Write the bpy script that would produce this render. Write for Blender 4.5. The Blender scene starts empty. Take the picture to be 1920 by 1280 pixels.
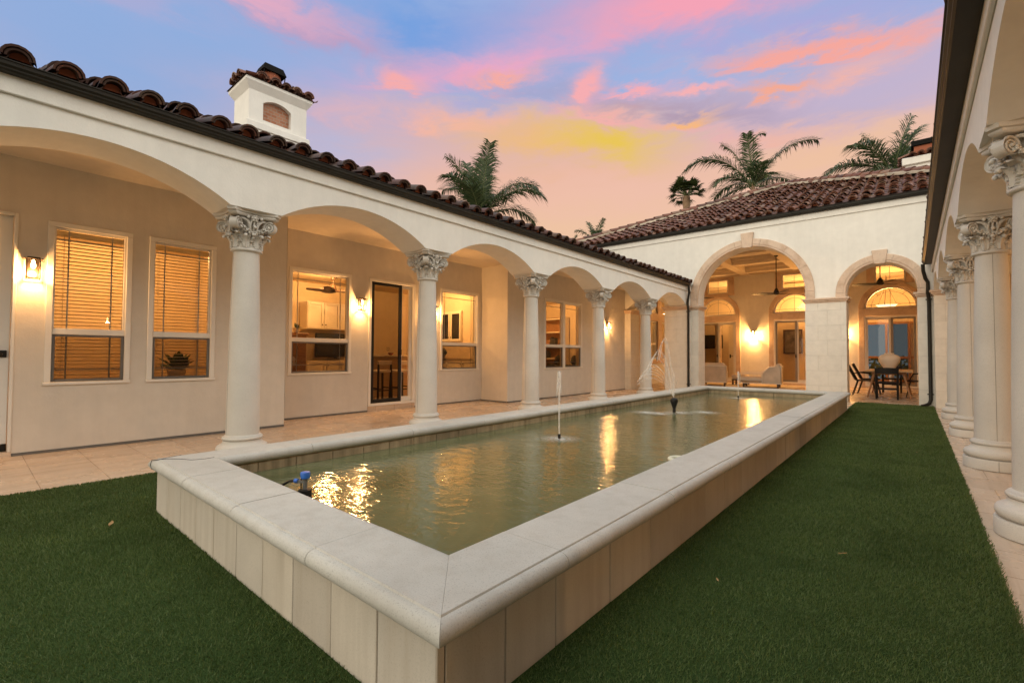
import bpy, math, random
from math import sin, cos, pi, sqrt, atan2, radians
from mathutils import Vector, Matrix
import numpy as np
random.seed(7)
rnd = random.random
def U(a, b): return a + (b - a) * random.random()
S = bpy.context.scene
COL = S.collection

# ------------------------------------------------------------------ materials
def newmat(name):
    m = bpy.data.materials.new(name); m.use_nodes = True
    nt = m.node_tree; nt.nodes.clear()
    out = nt.nodes.new('ShaderNodeOutputMaterial')
    return m, nt, out
def nd(nt, t, **k):
    n = nt.nodes.new(t)
    for a, b in k.items():
        if a in n.inputs.keys(): n.inputs[a].default_value = b
        else: setattr(n, a, b)
    return n
def lk(nt, a, b): nt.links.new(a, b)
def c4(c): return (c[0], c[1], c[2], 1)
def ramp(nt, fac, stops, interp='LINEAR'):
    r = nt.nodes.new('ShaderNodeValToRGB'); e = r.color_ramp.elements; r.color_ramp.interpolation = interp
    e[0].position, e[0].color = stops[0][0], c4(stops[0][1]); e[1].position, e[1].color = stops[-1][0], c4(stops[-1][1])
    for p, c in stops[1:-1]:
        x = e.new(p); x.color = c4(c)
    lk(nt, fac, r.inputs[0]); return r.outputs[0]
def mixc(nt, fac, a, b, mode='MIX'):
    m = nt.nodes.new('ShaderNodeMix'); m.data_type = 'RGBA'; m.blend_type = mode
    for i, x in ((0, fac), (6, a), (7, b)):
        if isinstance(x, (int, float)): m.inputs[i].default_value = x
        elif isinstance(x, tuple): m.inputs[i].default_value = c4(x)
        else: lk(nt, x, m.inputs[i])
    return m.outputs[2]
def math_(nt, op, a, b=None, clamp=False):
    m = nt.nodes.new('ShaderNodeMath'); m.operation = op; m.use_clamp = clamp
    for i, x in enumerate((a, b)):
        if x is None: continue
        if isinstance(x, (int, float)): m.inputs[i].default_value = x
        else: lk(nt, x, m.inputs[i])
    return m.outputs[0]
def coords(nt, kind='Object', scale=(1, 1, 1)):
    t = nt.nodes.new('ShaderNodeTexCoord'); mp = nt.nodes.new('ShaderNodeMapping'); mp.inputs['Scale'].default_value = scale
    lk(nt, t.outputs[kind], mp.inputs[0]); return mp.outputs[0]
def world_pos(nt, scale=(1, 1, 1)):
    g = nt.nodes.new('ShaderNodeNewGeometry'); mp = nt.nodes.new('ShaderNodeMapping'); mp.inputs['Scale'].default_value = scale
    lk(nt, g.outputs['Position'], mp.inputs[0]); return mp.outputs[0]
def noise(nt, vec, scale, detail=4, rough=.55, dist=0):
    n = nd(nt, 'ShaderNodeTexNoise', Scale=scale, Detail=detail, Roughness=rough, Distortion=dist)
    lk(nt, vec, n.inputs['Vector']); return n.outputs['Fac']
def bump(nt, h, strength, dist=.01, normal=None):
    b = nd(nt, 'ShaderNodeBump', Strength=strength, Distance=dist); lk(nt, h, b.inputs['Height'])
    if normal: lk(nt, normal, b.inputs['Normal'])
    return b.outputs[0]
def bsdf(nt, out, col, rough=.6, metal=0, spec=.5, normal=None, **k):
    p = nd(nt, 'ShaderNodeBsdfPrincipled', Roughness=rough, Metallic=metal)
    p.inputs['Specular IOR Level'].default_value = spec
    if isinstance(col, tuple): p.inputs['Base Color'].default_value = c4(col)
    else: lk(nt, col, p.inputs['Base Color'])
    if normal: lk(nt, normal, p.inputs['Normal'])
    for a, b in k.items():
        a = a.replace('_', ' ')
        if isinstance(b, (int, float, tuple)): p.inputs[a].default_value = b
        else: lk(nt, b, p.inputs[a])
    lk(nt, p.outputs[0], out.inputs[0]); return p
def plain(name, col, rough=.6, metal=0, spec=.5, var=.12, bs=0, bscale=60):
    m, nt, out = newmat(name); v = world_pos(nt)
    n = noise(nt, v, 3.1, 5); d = tuple(x * (1 - var) for x in col); l = tuple(min(1, x * (1 + var)) for x in col)
    c = ramp(nt, n, [(.3, d), (.7, l)])
    nm = bump(nt, noise(nt, v, bscale, 3), bs, .004) if bs else None
    bsdf(nt, out, c, rough, metal, spec, nm); return m
def stucco(name, col, bs=.35, var=.07):
    m, nt, out = newmat(name); v = world_pos(nt)
    big = noise(nt, v, .9, 4); mid = noise(nt, v, 7, 5)
    c = ramp(nt, big, [(.3, tuple(x * (1 - var) for x in col)), (.7, tuple(min(1, x * (1 + var)) for x in col))])
    c = mixc(nt, .35, c, ramp(nt, mid, [(.35, tuple(x * .9 for x in col)), (.65, tuple(min(1, x * 1.06) for x in col))]))
    vs = world_pos(nt, (9, 9, .6)); st = noise(nt, vs, 1, 4)
    c = mixc(nt, .16, c, ramp(nt, st, [(.35, tuple(x * .78 for x in col)), (.62, col)]))
    h = noise(nt, v, 55, 6, .65)
    h2 = noise(nt, v, 4.5, 3)
    nm = bump(nt, h, bs, .006, bump(nt, h2, .25, .02))
    bsdf(nt, out, c, .85, 0, .25, nm); return m
def caststone(name, col, speck=.14, streak=.0, bs=.25, var=.1, tint=None):
    m, nt, out = newmat(name); v = world_pos(nt)
    c = ramp(nt, noise(nt, v, 1.7, 5), [(.3, tuple(x * (1 - var) for x in col)), (.7, tuple(min(1, x * (1 + var)) for x in col))])
    sp = noise(nt, v, 190, 2, .6)
    c = mixc(nt, ramp(nt, sp, [(.56, (0, 0, 0)), (.68, (speck * 3,) * 3)]), c, tuple(x * .55 for x in col))
    if name == 'limestone_panel':
        g2 = nt.nodes.new('ShaderNodeNewGeometry'); c = mixc(nt, 1, c, ramp(nt, g2.outputs['Random Per Island'], [(0, (.80, .76, .72)), (.5, (1, 1, 1)), (1, (1.1, 1.06, 1.0))]), 'MULTIPLY')
    if streak:
        vs = world_pos(nt, (13, 13, .8)); st = noise(nt, vs, 1, 5, .6)
        c = mixc(nt, ramp(nt, st, [(.45, (0, 0, 0)), (.72, (streak,) * 3)]), c, tint or tuple(x * .5 for x in col))
    h = noise(nt, v, 120, 4)
    bsdf(nt, out, c, .78, 0, .3, bump(nt, h, bs, .003)); return m
M = {}
M['white_wall'] = stucco('white_stucco', (.76, .735, .675))
M['tan_wall'] = stucco('tan_stucco', (.66, .605, .525))
M['arch_soffit'] = M['white_wall']
M['column'] = caststone('cast_stone_column', (.585, .55, .49))
M['coping'] = caststone('cast_stone_coping', (.475, .455, .41), .2, .25, .3, .1, (.30, .25, .20))
M['panel'] = caststone('limestone_panel', (.48, .435, .37), .10, .5, .2, .13, (.36, .30, .23))
M['lining'] = caststone('stained_pool_lining', (.36, .285, .18), .2, .7, .5, .35, (.09, .065, .03))
M['trim'] = None
def travert(name, col, dark, rough, tile=None):
    m, nt, out = newmat(name)
    v = world_pos(nt)
    vn = world_pos(nt, (9.0, 1.1, 9)) if tile else world_pos(nt, (3, 3, 3))
    n = noise(nt, vn, 1.0, 7, .62, .6)
    c = ramp(nt, n, [(.28, dark), (.5, col), (.75, tuple(min(1, x * 1.12) for x in col))])
    pit = noise(nt, v, 34, 4, .6)
    c = mixc(nt, ramp(nt, pit, [(.60, (0, 0, 0)), (.72, (.5,) * 3)]), c, tuple(x * .62 for x in dark))
    nm = None
    if tile:
        b = nd(nt, 'ShaderNodeTexBrick', Scale=1.0); b.offset = .5; b.inputs['Mortar Size'].default_value = .004
        b.inputs['Brick Width'].default_value = tile[0]; b.inputs['Row Height'].default_value = tile[1]; b.inputs['Mortar Smooth'].default_value = .3
        b.inputs['Color1'].default_value = (1, 1, 1, 1); b.inputs['Color2'].default_value = (.86, .84, .82, 1); b.inputs['Mortar'].default_value = (.55, .5, .45, 1)
        vv = world_pos(nt); lk(nt, vv, b.inputs['Vector'])
        c = mixc(nt, 1, c, b.outputs['Color'], 'MULTIPLY')
        nm = bump(nt, math_(nt, 'SUBTRACT', 1.0, b.outputs['Fac']), .5, .004, bump(nt, n, .05, .004))
    rg = ramp(nt, noise(nt, v, 2.2, 4), [(.3, (rough * .75,) * 3), (.7, (rough * 1.35,) * 3)])
    bsdf(nt, out, c, .5, 0, .5, nm, Roughness=rg); return m
M['paving'] = travert('travertine_paving', (.63, .50, .375), (.50, .375, .265), .24, (1.0, .43))
M['trim'] = travert('carved_trim_stone', (.60, .455, .34), (.45, .31, .215), .7)
def ashlar(name, col):
    m, nt, out = newmat(name)
    g = nt.nodes.new('ShaderNodeNewGeometry'); s = nt.nodes.new('ShaderNodeSeparateXYZ'); lk(nt, g.outputs['Position'], s.inputs[0])
    cb = nt.nodes.new('ShaderNodeCombineXYZ'); lk(nt, math_(nt, 'ADD', s.outputs[0], s.outputs[1]), cb.inputs[0]); lk(nt, s.outputs[2], cb.inputs[1])
    b = nd(nt, 'ShaderNodeTexBrick', Scale=1.0); b.offset = .42; b.inputs['Mortar Size'].default_value = .006; b.inputs['Mortar Smooth'].default_value = .4
    b.inputs['Brick Width'].default_value = .47; b.inputs['Row Height'].default_value = .372
    b.inputs['Color1'].default_value = c4(col); b.inputs['Color2'].default_value = c4(tuple(x * .9 for x in col)); b.inputs['Mortar'].default_value = c4(tuple(x * .72 for x in col))
    lk(nt, cb.outputs[0], b.inputs['Vector'])
    v = world_pos(nt); n = noise(nt, v, 6, 7, .65)
    c = mixc(nt, .5, b.outputs['Color'], ramp(nt, n, [(.3, tuple(x * .84 for x in col)), (.65, tuple(min(1, x * 1.08) for x in col))]))
    nm = bump(nt, math_(nt, 'SUBTRACT', 1.0, b.outputs['Fac']), .6, .006, bump(nt, noise(nt, v, 45, 5), .3, .006))
    bsdf(nt, out, c, .8, 0, .3, nm); return m
M['ashlar'] = ashlar('limestone_blocks', (.70, .66, .585))
def tilemat(name, stops, dirt):
    m, nt, out = newmat(name)
    g = nt.nodes.new('ShaderNodeNewGeometry')
    c = ramp(nt, g.outputs['Random Per Island'], stops)
    v = world_pos(nt); n = noise(nt, v, 14, 6, .65)
    c = mixc(nt, .6, c, ramp(nt, n, [(.3, (.055, .03, .022)), (.55, (.20, .10, .065)), (.75, (.30, .20, .14))]), 'OVERLAY')
    c = mixc(nt, ramp(nt, noise(nt, v, 5, 5, .7), [(dirt, (0, 0, 0)), (dirt + .17, (.6,) * 3)]), c, (.05, .04, .032))
    bsdf(nt, out, c, .62, 0, .4, bump(nt, noise(nt, v, 60, 4), .35, .004)); return m
M['tile'] = tilemat('clay_roof_tile', [(0, (.10, .055, .04)), (.2, (.27, .115, .07)), (.38, (.17, .08, .055)), (.55, (.33, .16, .095)), (.7, (.21, .13, .095)), (.82, (.42, .31, .22)), (.92, (.30, .13, .075)), (1, (.14, .10, .08))], .60)
M['tile_dark'] = tilemat('eave_shaded_clay_tile', [(0, (.045, .026, .018)), (.25, (.13, .05, .032)), (.45, (.065, .034, .024)), (.62, (.17, .065, .038)), (.8, (.08, .05, .038)), (.92, (.20, .13, .09)), (1, (.05, .036, .028))], .46)  # weathered roof tile, darkened copy with eave shade put into its colours
M['terracotta'] = plain('terracotta_plug', (.28, .085, .04), .85, var=.2, bs=.3)
M['mortar'] = plain('pale_ridge_mortar', (.33, .27, .20), .9, var=.3, bs=.6, bscale=25)
M['gutter'] = plain('dark_bronze_gutter', (.022, .019, .014), .5, .0, .22, var=.25)
M['roofdeck'] = plain('roof_underlay', (.05, .03, .025), .9)
M['vinyl'] = plain('white_vinyl_frame', (.74, .70, .63), .4, var=.04)
M['darkframe'] = plain('grey_screen_frame', (.13, .125, .115), .45, var=.08)
M['greyframe'] = plain('taupe_screen_door_frame', (.20, .175, .145), .5, var=.08)
M['black'] = plain('black_metal', (.012, .011, .010), .5, .0, .25, var=.2)
M['bronze'] = plain('oil_rubbed_bronze', (.05, .032, .02), .35, .6, .5, var=.2)
M['door'] = plain('white_painted_door', (.72, .70, .66), .38, var=.03)
M['interior'] = stucco('warm_room_paint', (.70, .56, .38), .1, .04)
M['ceilingpaint'] = stucco('cream_ceiling_paint', (.74, .64, .50), .12, .04)
M['cabinet'] = plain('cream_cabinet_paint', (.76, .68, .54), .4, var=.04)
M['wood'] = None
def woodmat(name, a, b, rough=.45, axis=(22, 2, 22)):
    m, nt, out = newmat(name); v = coords(nt, 'Object', axis)
    n = noise(nt, v, 1.2, 6, .6, 1.2)
    bsdf(nt, out, ramp(nt, n, [(.3, a), (.7, b)]), rough, 0, .4, bump(nt, n, .08, .003)); return m
M['wood'] = woodmat('warm_teak_wood', (.26, .12, .05), (.42, .23, .11))
M['darkwood'] = woodmat('dark_brown_wood', (.05, .026, .014), (.10, .055, .03))
M['palewood'] = woodmat('pale_oak_wood', (.42, .27, .13), (.55, .37, .20))
M['fabric'] = plain('cream_cushion_fabric', (.62, .54, .45), .95, 0, .1, var=.06, bs=.4, bscale=300)
M['rope'] = plain('beige_woven_rope', (.58, .50, .41), .9, 0, .1, var=.15, bs=.7, bscale=160)
M['darkfabric'] = plain('charcoal_fabric', (.05, .045, .04), .95, 0, .1, var=.2, bs=.4, bscale=300)
M['ceramic'] = plain('matte_cream_ceramic', (.72, .62, .50), .75, 0, .3, var=.06, bs=.15, bscale=80)
M['tv'] = plain('dark_glass_screen', (.012, .011, .010), .15, 0, .5, var=.05)
M['soot'] = plain('sooty_black_sheet', (.012, .011, .010), .9, 0, .04)
M['granite'] = plain('speckled_granite', (.42, .33, .23), .25, 0, .5, var=.5)
M['brick'] = None
def brickm():
    m, nt, out = newmat('red_chimney_brick')
    g = nt.nodes.new('ShaderNodeNewGeometry'); s = nt.nodes.new('ShaderNodeSeparateXYZ'); lk(nt, g.outputs['Position'], s.inputs[0])
    cb = nt.nodes.new('ShaderNodeCombineXYZ'); lk(nt, math_(nt, 'ADD', s.outputs[0], s.outputs[1]), cb.inputs[0]); lk(nt, s.outputs[2], cb.inputs[1])
    b = nd(nt, 'ShaderNodeTexBrick', Scale=1.0); b.inputs['Mortar Size'].default_value = .006; b.offset = .5
    b.inputs['Brick Width'].default_value = .10; b.inputs['Row Height'].default_value = .055
    b.inputs['Color1'].default_value = (.30, .115, .06, 1); b.inputs['Color2'].default_value = (.40, .20, .125, 1); b.inputs['Mortar'].default_value = (.33, .25, .19, 1)
    lk(nt, cb.outputs[0], b.inputs['Vector'])
    bsdf(nt, out, b.outputs['Color'], .9, 0, .2); return m
M['brick'] = brickm()
def glassm(name, tint=(1, 1, 1), refl=1.0, rough=0.0):
    m, nt, out = newmat(name)
    t = nt.nodes.new('ShaderNodeBsdfTransparent'); t.inputs[0].default_value = c4(tint)
    g = nt.nodes.new('ShaderNodeBsdfGlossy'); g.inputs['Roughness'].default_value = rough
    f = nd(nt, 'ShaderNodeFresnel', IOR=1.5); x = nt.nodes.new('ShaderNodeMixShader')
    lk(nt, math_(nt, 'MULTIPLY', f.outputs[0], refl, True), x.inputs[0]); lk(nt, t.outputs[0], x.inputs[1]); lk(nt, g.outputs[0], x.inputs[2])
    lk(nt, x.outputs[0], out.inputs[0]); return m
M['glass'] = glassm('window_glass', (.95, .94, .90), 1.3)
M['lampglass'] = glassm('lantern_glass', (.98, .97, .95), .6)
M['mesh'] = glassm('insect_screen_mesh', (.50, .47, .43), .25, .3)
M['doormesh'] = glassm('dark_screen_mesh', (.36, .34, .30), .35, .2)
def emis(name, col, st):
    m, nt, out = newmat(name); e = nt.nodes.new('ShaderNodeEmission'); e.inputs[0].default_value = c4(col); e.inputs[1].default_value = st
    lk(nt, e.outputs[0], out.inputs[0]); return m
M['bulb'] = emis('lit_bulb', (1, .62, .28), 30)
M['lightdisc'] = emis('lit_ceiling_lamp', (1, .70, .40), 9)
M['bowl'] = emis('lit_alabaster_bowl', (1, .68, .34), 2.6)
def watermat():
    m, nt, out = newmat('pond_water')
    v = world_pos(nt, (1, 1, 1))
    v2 = world_pos(nt, (1, 1.6, 1))
    n1 = noise(nt, v2, 6.5, 3, .5, .8); n2 = noise(nt, v, 21, 3, .5, .5); n3 = noise(nt, v, 48, 2)
    far = nt.nodes.new('ShaderNodeSeparateXYZ'); lk(nt, world_pos(nt), far.inputs[0])
    amp = ramp(nt, math_(nt, 'MULTIPLY', far.outputs[1], 1 / 12.), [(.05, (.5,) * 3), (.45, (1,) * 3), (.9, (1,) * 3)])
    h = math_(nt, 'ADD', n1, math_(nt, 'MULTIPLY', n2, .4)); h = math_(nt, 'ADD', h, math_(nt, 'MULTIPLY', n3, .05))
    b = nd(nt, 'ShaderNodeBump', Distance=.020); lk(nt, h, b.inputs['Height']); lk(nt, math_(nt, 'MULTIPLY', amp, .42), b.inputs['Strength'])
    murk = ramp(nt, noise(nt, v, .8, 5, .6, 1.2), [(.3, (.095, .100, .045)), (.55, (.130, .136, .066)), (.75, (.16, .162, .09))])
    p = bsdf(nt, out, murk, .06, 0, .5, b.outputs[0]); p.inputs['IOR'].default_value = 1.36; return m
M['water'] = watermat()
def sprayM(name, op, col=(.92, .90, .86), sc=60):
    m, nt, out = newmat(name)
    t = nt.nodes.new('ShaderNodeBsdfTransparent'); d = nt.nodes.new('ShaderNodeBsdfDiffuse'); d.inputs[0].default_value = c4(col)
    tr = nt.nodes.new('ShaderNodeBsdfTranslucent'); tr.inputs[0].default_value = c4(col)
    mx = nt.nodes.new('ShaderNodeMixShader'); mx.inputs[0].default_value = .5; lk(nt, d.outputs[0], mx.inputs[1]); lk(nt, tr.outputs[0], mx.inputs[2])
    x = nt.nodes.new('ShaderNodeMixShader'); v = coords(nt, 'Object', (1, 1, .25))
    f = ramp(nt, noise(nt, v, sc, 3, .7), [(.35, (op * .35,) * 3), (.65, (op,) * 3)])
    lk(nt, f, x.inputs[0]); lk(nt, t.outputs[0], x.inputs[1]); lk(nt, mx.outputs[0], x.inputs[2]); lk(nt, x.outputs[0], out.inputs[0]); return m
M['jet'] = sprayM('falling_water', .6)
M['mist'] = sprayM('water_mist', .20, sc=30)
M['foam'] = sprayM('water_foam', .38, (.8, .82, .78), 22)
def foamdisc():
    m, nt, out = newmat('splash_foam')
    t = nt.nodes.new('ShaderNodeBsdfTransparent'); d = nt.nodes.new('ShaderNodeBsdfDiffuse'); d.inputs[0].default_value = (.85, .86, .82, 1)
    g = nt.nodes.new('ShaderNodeTexCoord'); gr = nt.nodes.new('ShaderNodeTexGradient'); gr.gradient_type = 'SPHERICAL'
    mp = nt.nodes.new('ShaderNodeMapping'); mp.inputs['Scale'].default_value = (3.4, 3.4, 3.4); lk(nt, g.outputs['Object'], mp.inputs[0]); lk(nt, mp.outputs[0], gr.inputs[0])
    n = noise(nt, g.outputs['Object'], 26, 5, .7)
    f = math_(nt, 'MULTIPLY', math_(nt, 'POWER', gr.outputs['Fac'], 1.7), ramp(nt, n, [(.38, (.08,) * 3), (.68, (.85,) * 3)]), True)
    x = nt.nodes.new('ShaderNodeMixShader'); lk(nt, f, x.inputs[0]); lk(nt, t.outputs[0], x.inputs[1]); lk(nt, d.outputs[0], x.inputs[2]); lk(nt, x.outputs[0], out.inputs[0]); return m
M['splash'] = foamdisc()
def leafy(name, a, b, c, trans=.25, rough=.5):
    m, nt, out = newmat(name); g = nt.nodes.new('ShaderNodeNewGeometry')
    col = ramp(nt, g.outputs['Random Per Island'], [(0, a), (.55, b), (1, c)])
    if name == 'turf_blade': col = mixc(nt, 1, col, ramp(nt, noise(nt, world_pos(nt), 1.6, 5, .6, .5), [(.3, (.72, .74, .68)), (.5, (1, 1, 1)), (.7, (1.18, 1.14, 1.1))]), 'MULTIPLY')
    p = nd(nt, 'ShaderNodeBsdfPrincipled', Roughness=rough); lk(nt, col, p.inputs['Base Color']); p.inputs['Specular IOR Level'].default_value = .3
    t = nt.nodes.new('ShaderNodeBsdfTranslucent'); lk(nt, col, t.inputs[0])
    x = nt.nodes.new('ShaderNodeMixShader'); x.inputs[0].default_value = trans; lk(nt, p.outputs[0], x.inputs[1]); lk(nt, t.outputs[0], x.inputs[2]); lk(nt, x.outputs[0], out.inputs[0]); return m
M['grass'] = leafy('turf_blade', (.066, .112, .028), (.115, .175, .054), (.16, .205, .085), .35, .55)
M['palm'] = leafy('palm_leaflet', (.030, .055, .020), (.06, .09, .032), (.11, .13, .05), .3, .4)
M['fan_palm'] = leafy('fan_palm_leaf', (.018, .032, .008), (.04, .06, .014), (.09, .10, .03), .25, .5)
M['trunk'] = plain('palm_trunk_bark', (.27, .17, .10), .9, var=.35, bs=.8, bscale=18)
M['frondstem'] = plain('palm_rachis', (.10, .12, .04), .6, var=.2)
M['houseplant'] = leafy('house_plant_leaf', (.03, .06, .015), (.05, .09, .02), (.09, .13, .04), .2)
def turfm():
    m, nt, out = newmat('turf_backing'); v = world_pos(nt)
    c = ramp(nt, noise(nt, v, 120, 3, .7), [(.3, (.018, .034, .008)), (.7, (.05, .09, .024))])
    c = mixc(nt, .35, c, ramp(nt, noise(nt, v, 1.3, 4), [(.3, (.022, .044, .012)), (.7, (.055, .09, .028))]))
    bsdf(nt, out, c, .95, 0, .1, bump(nt, noise(nt, v, 160, 3), .8, .01)); return m
M['turf'] = turfm()
M['blue'] = plain('blue_plastic', (.03, .14, .52), .4, var=.08)
M['greyplastic'] = plain('grey_plastic', (.17, .17, .16), .5, var=.1)
M['ring'] = plain('white_plastic_ring', (.62, .60, .46), .4, var=.06)
M['leafdry'] = plain('dry_leaf', (.42, .27, .12), .8, var=.3)
M['blind'] = plain('cream_blind_slat', (.66, .54, .34), .5, var=.04)
M['ground'] = plain('dry_ground', (.16, .13, .09), .95, var=.3)
M['paint'] = plain('muted_canvas', (.16, .13, .09), .7, var=.6)
M['redpot'] = plain('red_pot', (.32, .05, .03), .4)

# ------------------------------------------------------------------ mesh builder
class MB:
    def __init__(s): s.v = []; s.f = []; s.T = None
    def add(s, vs, fs):
        n = len(s.v)
        if s.T is not None: vs = [s.T @ Vector(p) for p in vs]
        s.v += [tuple(p) for p in vs]; s.f += [tuple(i + n for i in f) for f in fs]; return s
    def poly(s, *pts): return s.add(pts, [tuple(range(len(pts)))])
    def box(s, x0, x1, y0, y1, z0, z1):
        if x0 > x1: x0, x1 = x1, x0
        if y0 > y1: y0, y1 = y1, y0
        return s.add([(x0, y0, z0), (x1, y0, z0), (x1, y1, z0), (x0, y1, z0), (x0, y0, z1), (x1, y0, z1), (x1, y1, z1), (x0, y1, z1)],
              [(0, 3, 2, 1), (4, 5, 6, 7), (0, 1, 5, 4), (1, 2, 6, 5), (2, 3, 7, 6), (3, 0, 4, 7)])
    def cbox(s, x0, x1, y0, y1, z0, z1, b=.006):     # box with chamfered edges
        if x0 > x1: x0, x1 = x1, x0
        if y0 > y1: y0, y1 = y1, y0
        b = min(b, (x1 - x0) * .45, (y1 - y0) * .45, (z1 - z0) * .45)
        vs = []
        for X, sx in ((x0, 1), (x1, -1)):
            for Y, sy in ((y0, 1), (y1, -1)):
                for Z, sz in ((z0, 1), (z1, -1)):
                    vs += [(X, Y + sy * b, Z + sz * b), (X + sx * b, Y, Z + sz * b), (X + sx * b, Y + sy * b, Z)]
        i = lambda a, c, d, k: ((a * 2 + c) * 2 + d) * 3 + k
        F = []
        F += [(i(0,0,0,0), i(0,0,1,0), i(0,1,1,0), i(0,1,0,0)), (i(1,0,0,0), i(1,1,0,0), i(1,1,1,0), i(1,0,1,0))]
        F += [(i(0,0,0,1), i(1,0,0,1), i(1,0,1,1), i(0,0,1,1)), (i(0,1,0,1), i(0,1,1,1), i(1,1,1,1), i(1,1,0,1))]
        F += [(i(0,0,0,2), i(0,1,0,2), i(1,1,0,2), i(1,0,0,2)), (i(0,0,1,2), i(1,0,1,2), i(1,1,1,2), i(0,1,1,2))]
        for a in (0, 1):
            for c in (0, 1):
                F.append((i(a,c,0,0), i(a,c,1,0), i(a,c,1,1), i(a,c,0,1)))
                F.append((i(a,0,c,0), i(a,1,c,0), i(a,1,c,2), i(a,0,c,2)))
                F.append((i(0,a,c,1), i(1,a,c,1), i(1,a,c,2), i(0,a,c,2)))
                for d in (0, 1): F.append((i(a,c,d,0), i(a,c,d,1), i(a,c,d,2)))
        return s.add(vs, F)
    def bar(s, p, q, w, h=None, up=(0, 0, 1)):       # straight bar with square section
        h = h or w; p = Vector(p); q = Vector(q); d = (q - p).normalized(); up = Vector(up)
        if abs(d.dot(up)) > .98: up = Vector((1, 0, 0))
        a = d.cross(up).normalized(); b = a.cross(d)
        vs = []
        for o in (p, q):
            for i, j in ((-1, -1), (1, -1), (1, 1), (-1, 1)): vs.append(o + a * (w / 2 * i) + b * (h / 2 * j))
        return s.add(vs, [(0, 1, 2, 3), (7, 6, 5, 4), (0, 4, 5, 1), (1, 5, 6, 2), (2, 6, 7, 3), (3, 7, 4, 0)])
    def tube(s, pts, r, n=8, cap=True):
        pts = [Vector(p) for p in pts]; rs = r if isinstance(r, (list, tuple)) else [r] * len(pts)
        vs = []; fs = []; prev = None
        for i, p in enumerate(pts):
            d = (pts[min(i + 1, len(pts) - 1)] - pts[max(i - 1, 0)])
            if d.length < 1e-9: d = Vector((0, 0, 1))
            d.normalize()
            if prev is None:
                a = d.cross(Vector((0, 0, 1)) if abs(d.z) < .95 else Vector((1, 0, 0))).normalized()
            else: a = (prev - d * prev.dot(d)).normalized()
            prev = a; b = d.cross(a)
            for k in range(n):
                t = 2 * pi * k / n; vs.append(p + (a * cos(t) + b * sin(t)) * rs[i])
        for i in range(len(pts) - 1):
            for k in range(n): fs.append((i * n + k, i * n + (k + 1) % n, (i + 1) * n + (k + 1) % n, (i + 1) * n + k))
        if cap: fs.append(tuple(range(n))[::-1]); fs.append(tuple((len(pts) - 1) * n + k for k in range(n)))
        return s.add(vs, fs)
    def lathe(s, prof, c=(0, 0, 0), n=32, cap=True):
        vs = []; fs = []
        for r, z in prof:
            for k in range(n): vs.append((c[0] + r * cos(2 * pi * k / n), c[1] + r * sin(2 * pi * k / n), c[2] + z))
        m = len(prof)
        for i in range(m - 1):
            for k in range(n): fs.append((i * n + k, i * n + (k + 1) % n, (i + 1) * n + (k + 1) % n, (i + 1) * n + k))
        if cap: fs.append(tuple(range(n))[::-1]); fs.append(tuple((m - 1) * n + k for k in range(n)))
        return s.add(vs, fs)
    def ball(s, c, r, n=8, m=5, sc=(1, 1, 1)):
        vs = [(c[0], c[1], c[2] - r * sc[2])]; fs = []
        for i in range(1, m):
            t = -pi / 2 + pi * i / m
            for k in range(n): vs.append((c[0] + sc[0] * r * cos(t) * cos(2 * pi * k / n), c[1] + sc[1] * r * cos(t) * sin(2 * pi * k / n), c[2] + sc[2] * r * sin(t)))
        vs.append((c[0], c[1], c[2] + r * sc[2])); L = len(vs) - 1
        for k in range(n):
            fs.append((0, 1 + (k + 1) % n, 1 + k)); fs.append((L, L - n + k, L - n + (k + 1) % n))
        for i in range(m - 2):
            for k in range(n): fs.append((1 + i * n + k, 1 + i * n + (k + 1) % n, 1 + (i + 1) * n + (k + 1) % n, 1 + (i + 1) * n + k))
        return s.add(vs, fs)
    def prism(s, pts, vec):                          # planar polygon extruded along vec
        n = len(pts); vec = Vector(vec); a = [Vector(p) for p in pts]; b = [p + vec for p in a]
        return s.add(a + b, [tuple(range(n))[::-1], tuple(range(n, 2 * n))] + [(i, (i + 1) % n, n + (i + 1) % n, n + i) for i in range(n)])
    def grid(s, rows):                               # rows of points
        n = len(rows[0]); vs = [p for r in rows for p in r]
        return s.add(vs, [(i * n + k, i * n + k + 1, (i + 1) * n + k + 1, (i + 1) * n + k) for i in range(len(rows) - 1) for k in range(n - 1)])
    def build(s, name, mat, parent=None, loc=None, smooth=True, ang=38, extra=None):
        n0 = len(s.f)
        if extra: s.add(extra[0].v, extra[0].f)
        me = bpy.data.meshes.new(name); me.from_pydata(s.v, [], s.f); me.materials.append(mat)
        if extra:
            me.materials.append(extra[1]); me.polygons.foreach_set('material_index', [0] * n0 + [1] * (len(s.f) - n0))
        if smooth:
            me.polygons.foreach_set('use_smooth', [True] * len(me.polygons)); me.set_sharp_from_angle(angle=radians(ang))
        me.update()
        o = bpy.data.objects.new(name, me); COL.objects.link(o)
        if parent is not None:
            o.parent = parent
            if loc is None: loc = -Vector(OFF.get(parent, (0, 0, 0)))   # world-built part of a placed root
        if loc is not None: o.location = loc
        return o
OFF = {}
def thing(name, loc, label, cat, group=None, world=True, rotz=0):
    o = bpy.data.objects.new(name, None); COL.objects.link(o); o.location = loc; o.rotation_euler = (0, 0, rotz); o.empty_display_size = .1
    if world: OFF[o] = tuple(loc)
    tag(o, label, cat, group); return o
def tag(o, label=None, cat=None, group=None, kind=None):
    if label: o['label'] = label
    if cat: o['category'] = cat
    if group: o['group'] = group
    if kind: o['kind'] = kind
    return o
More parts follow.
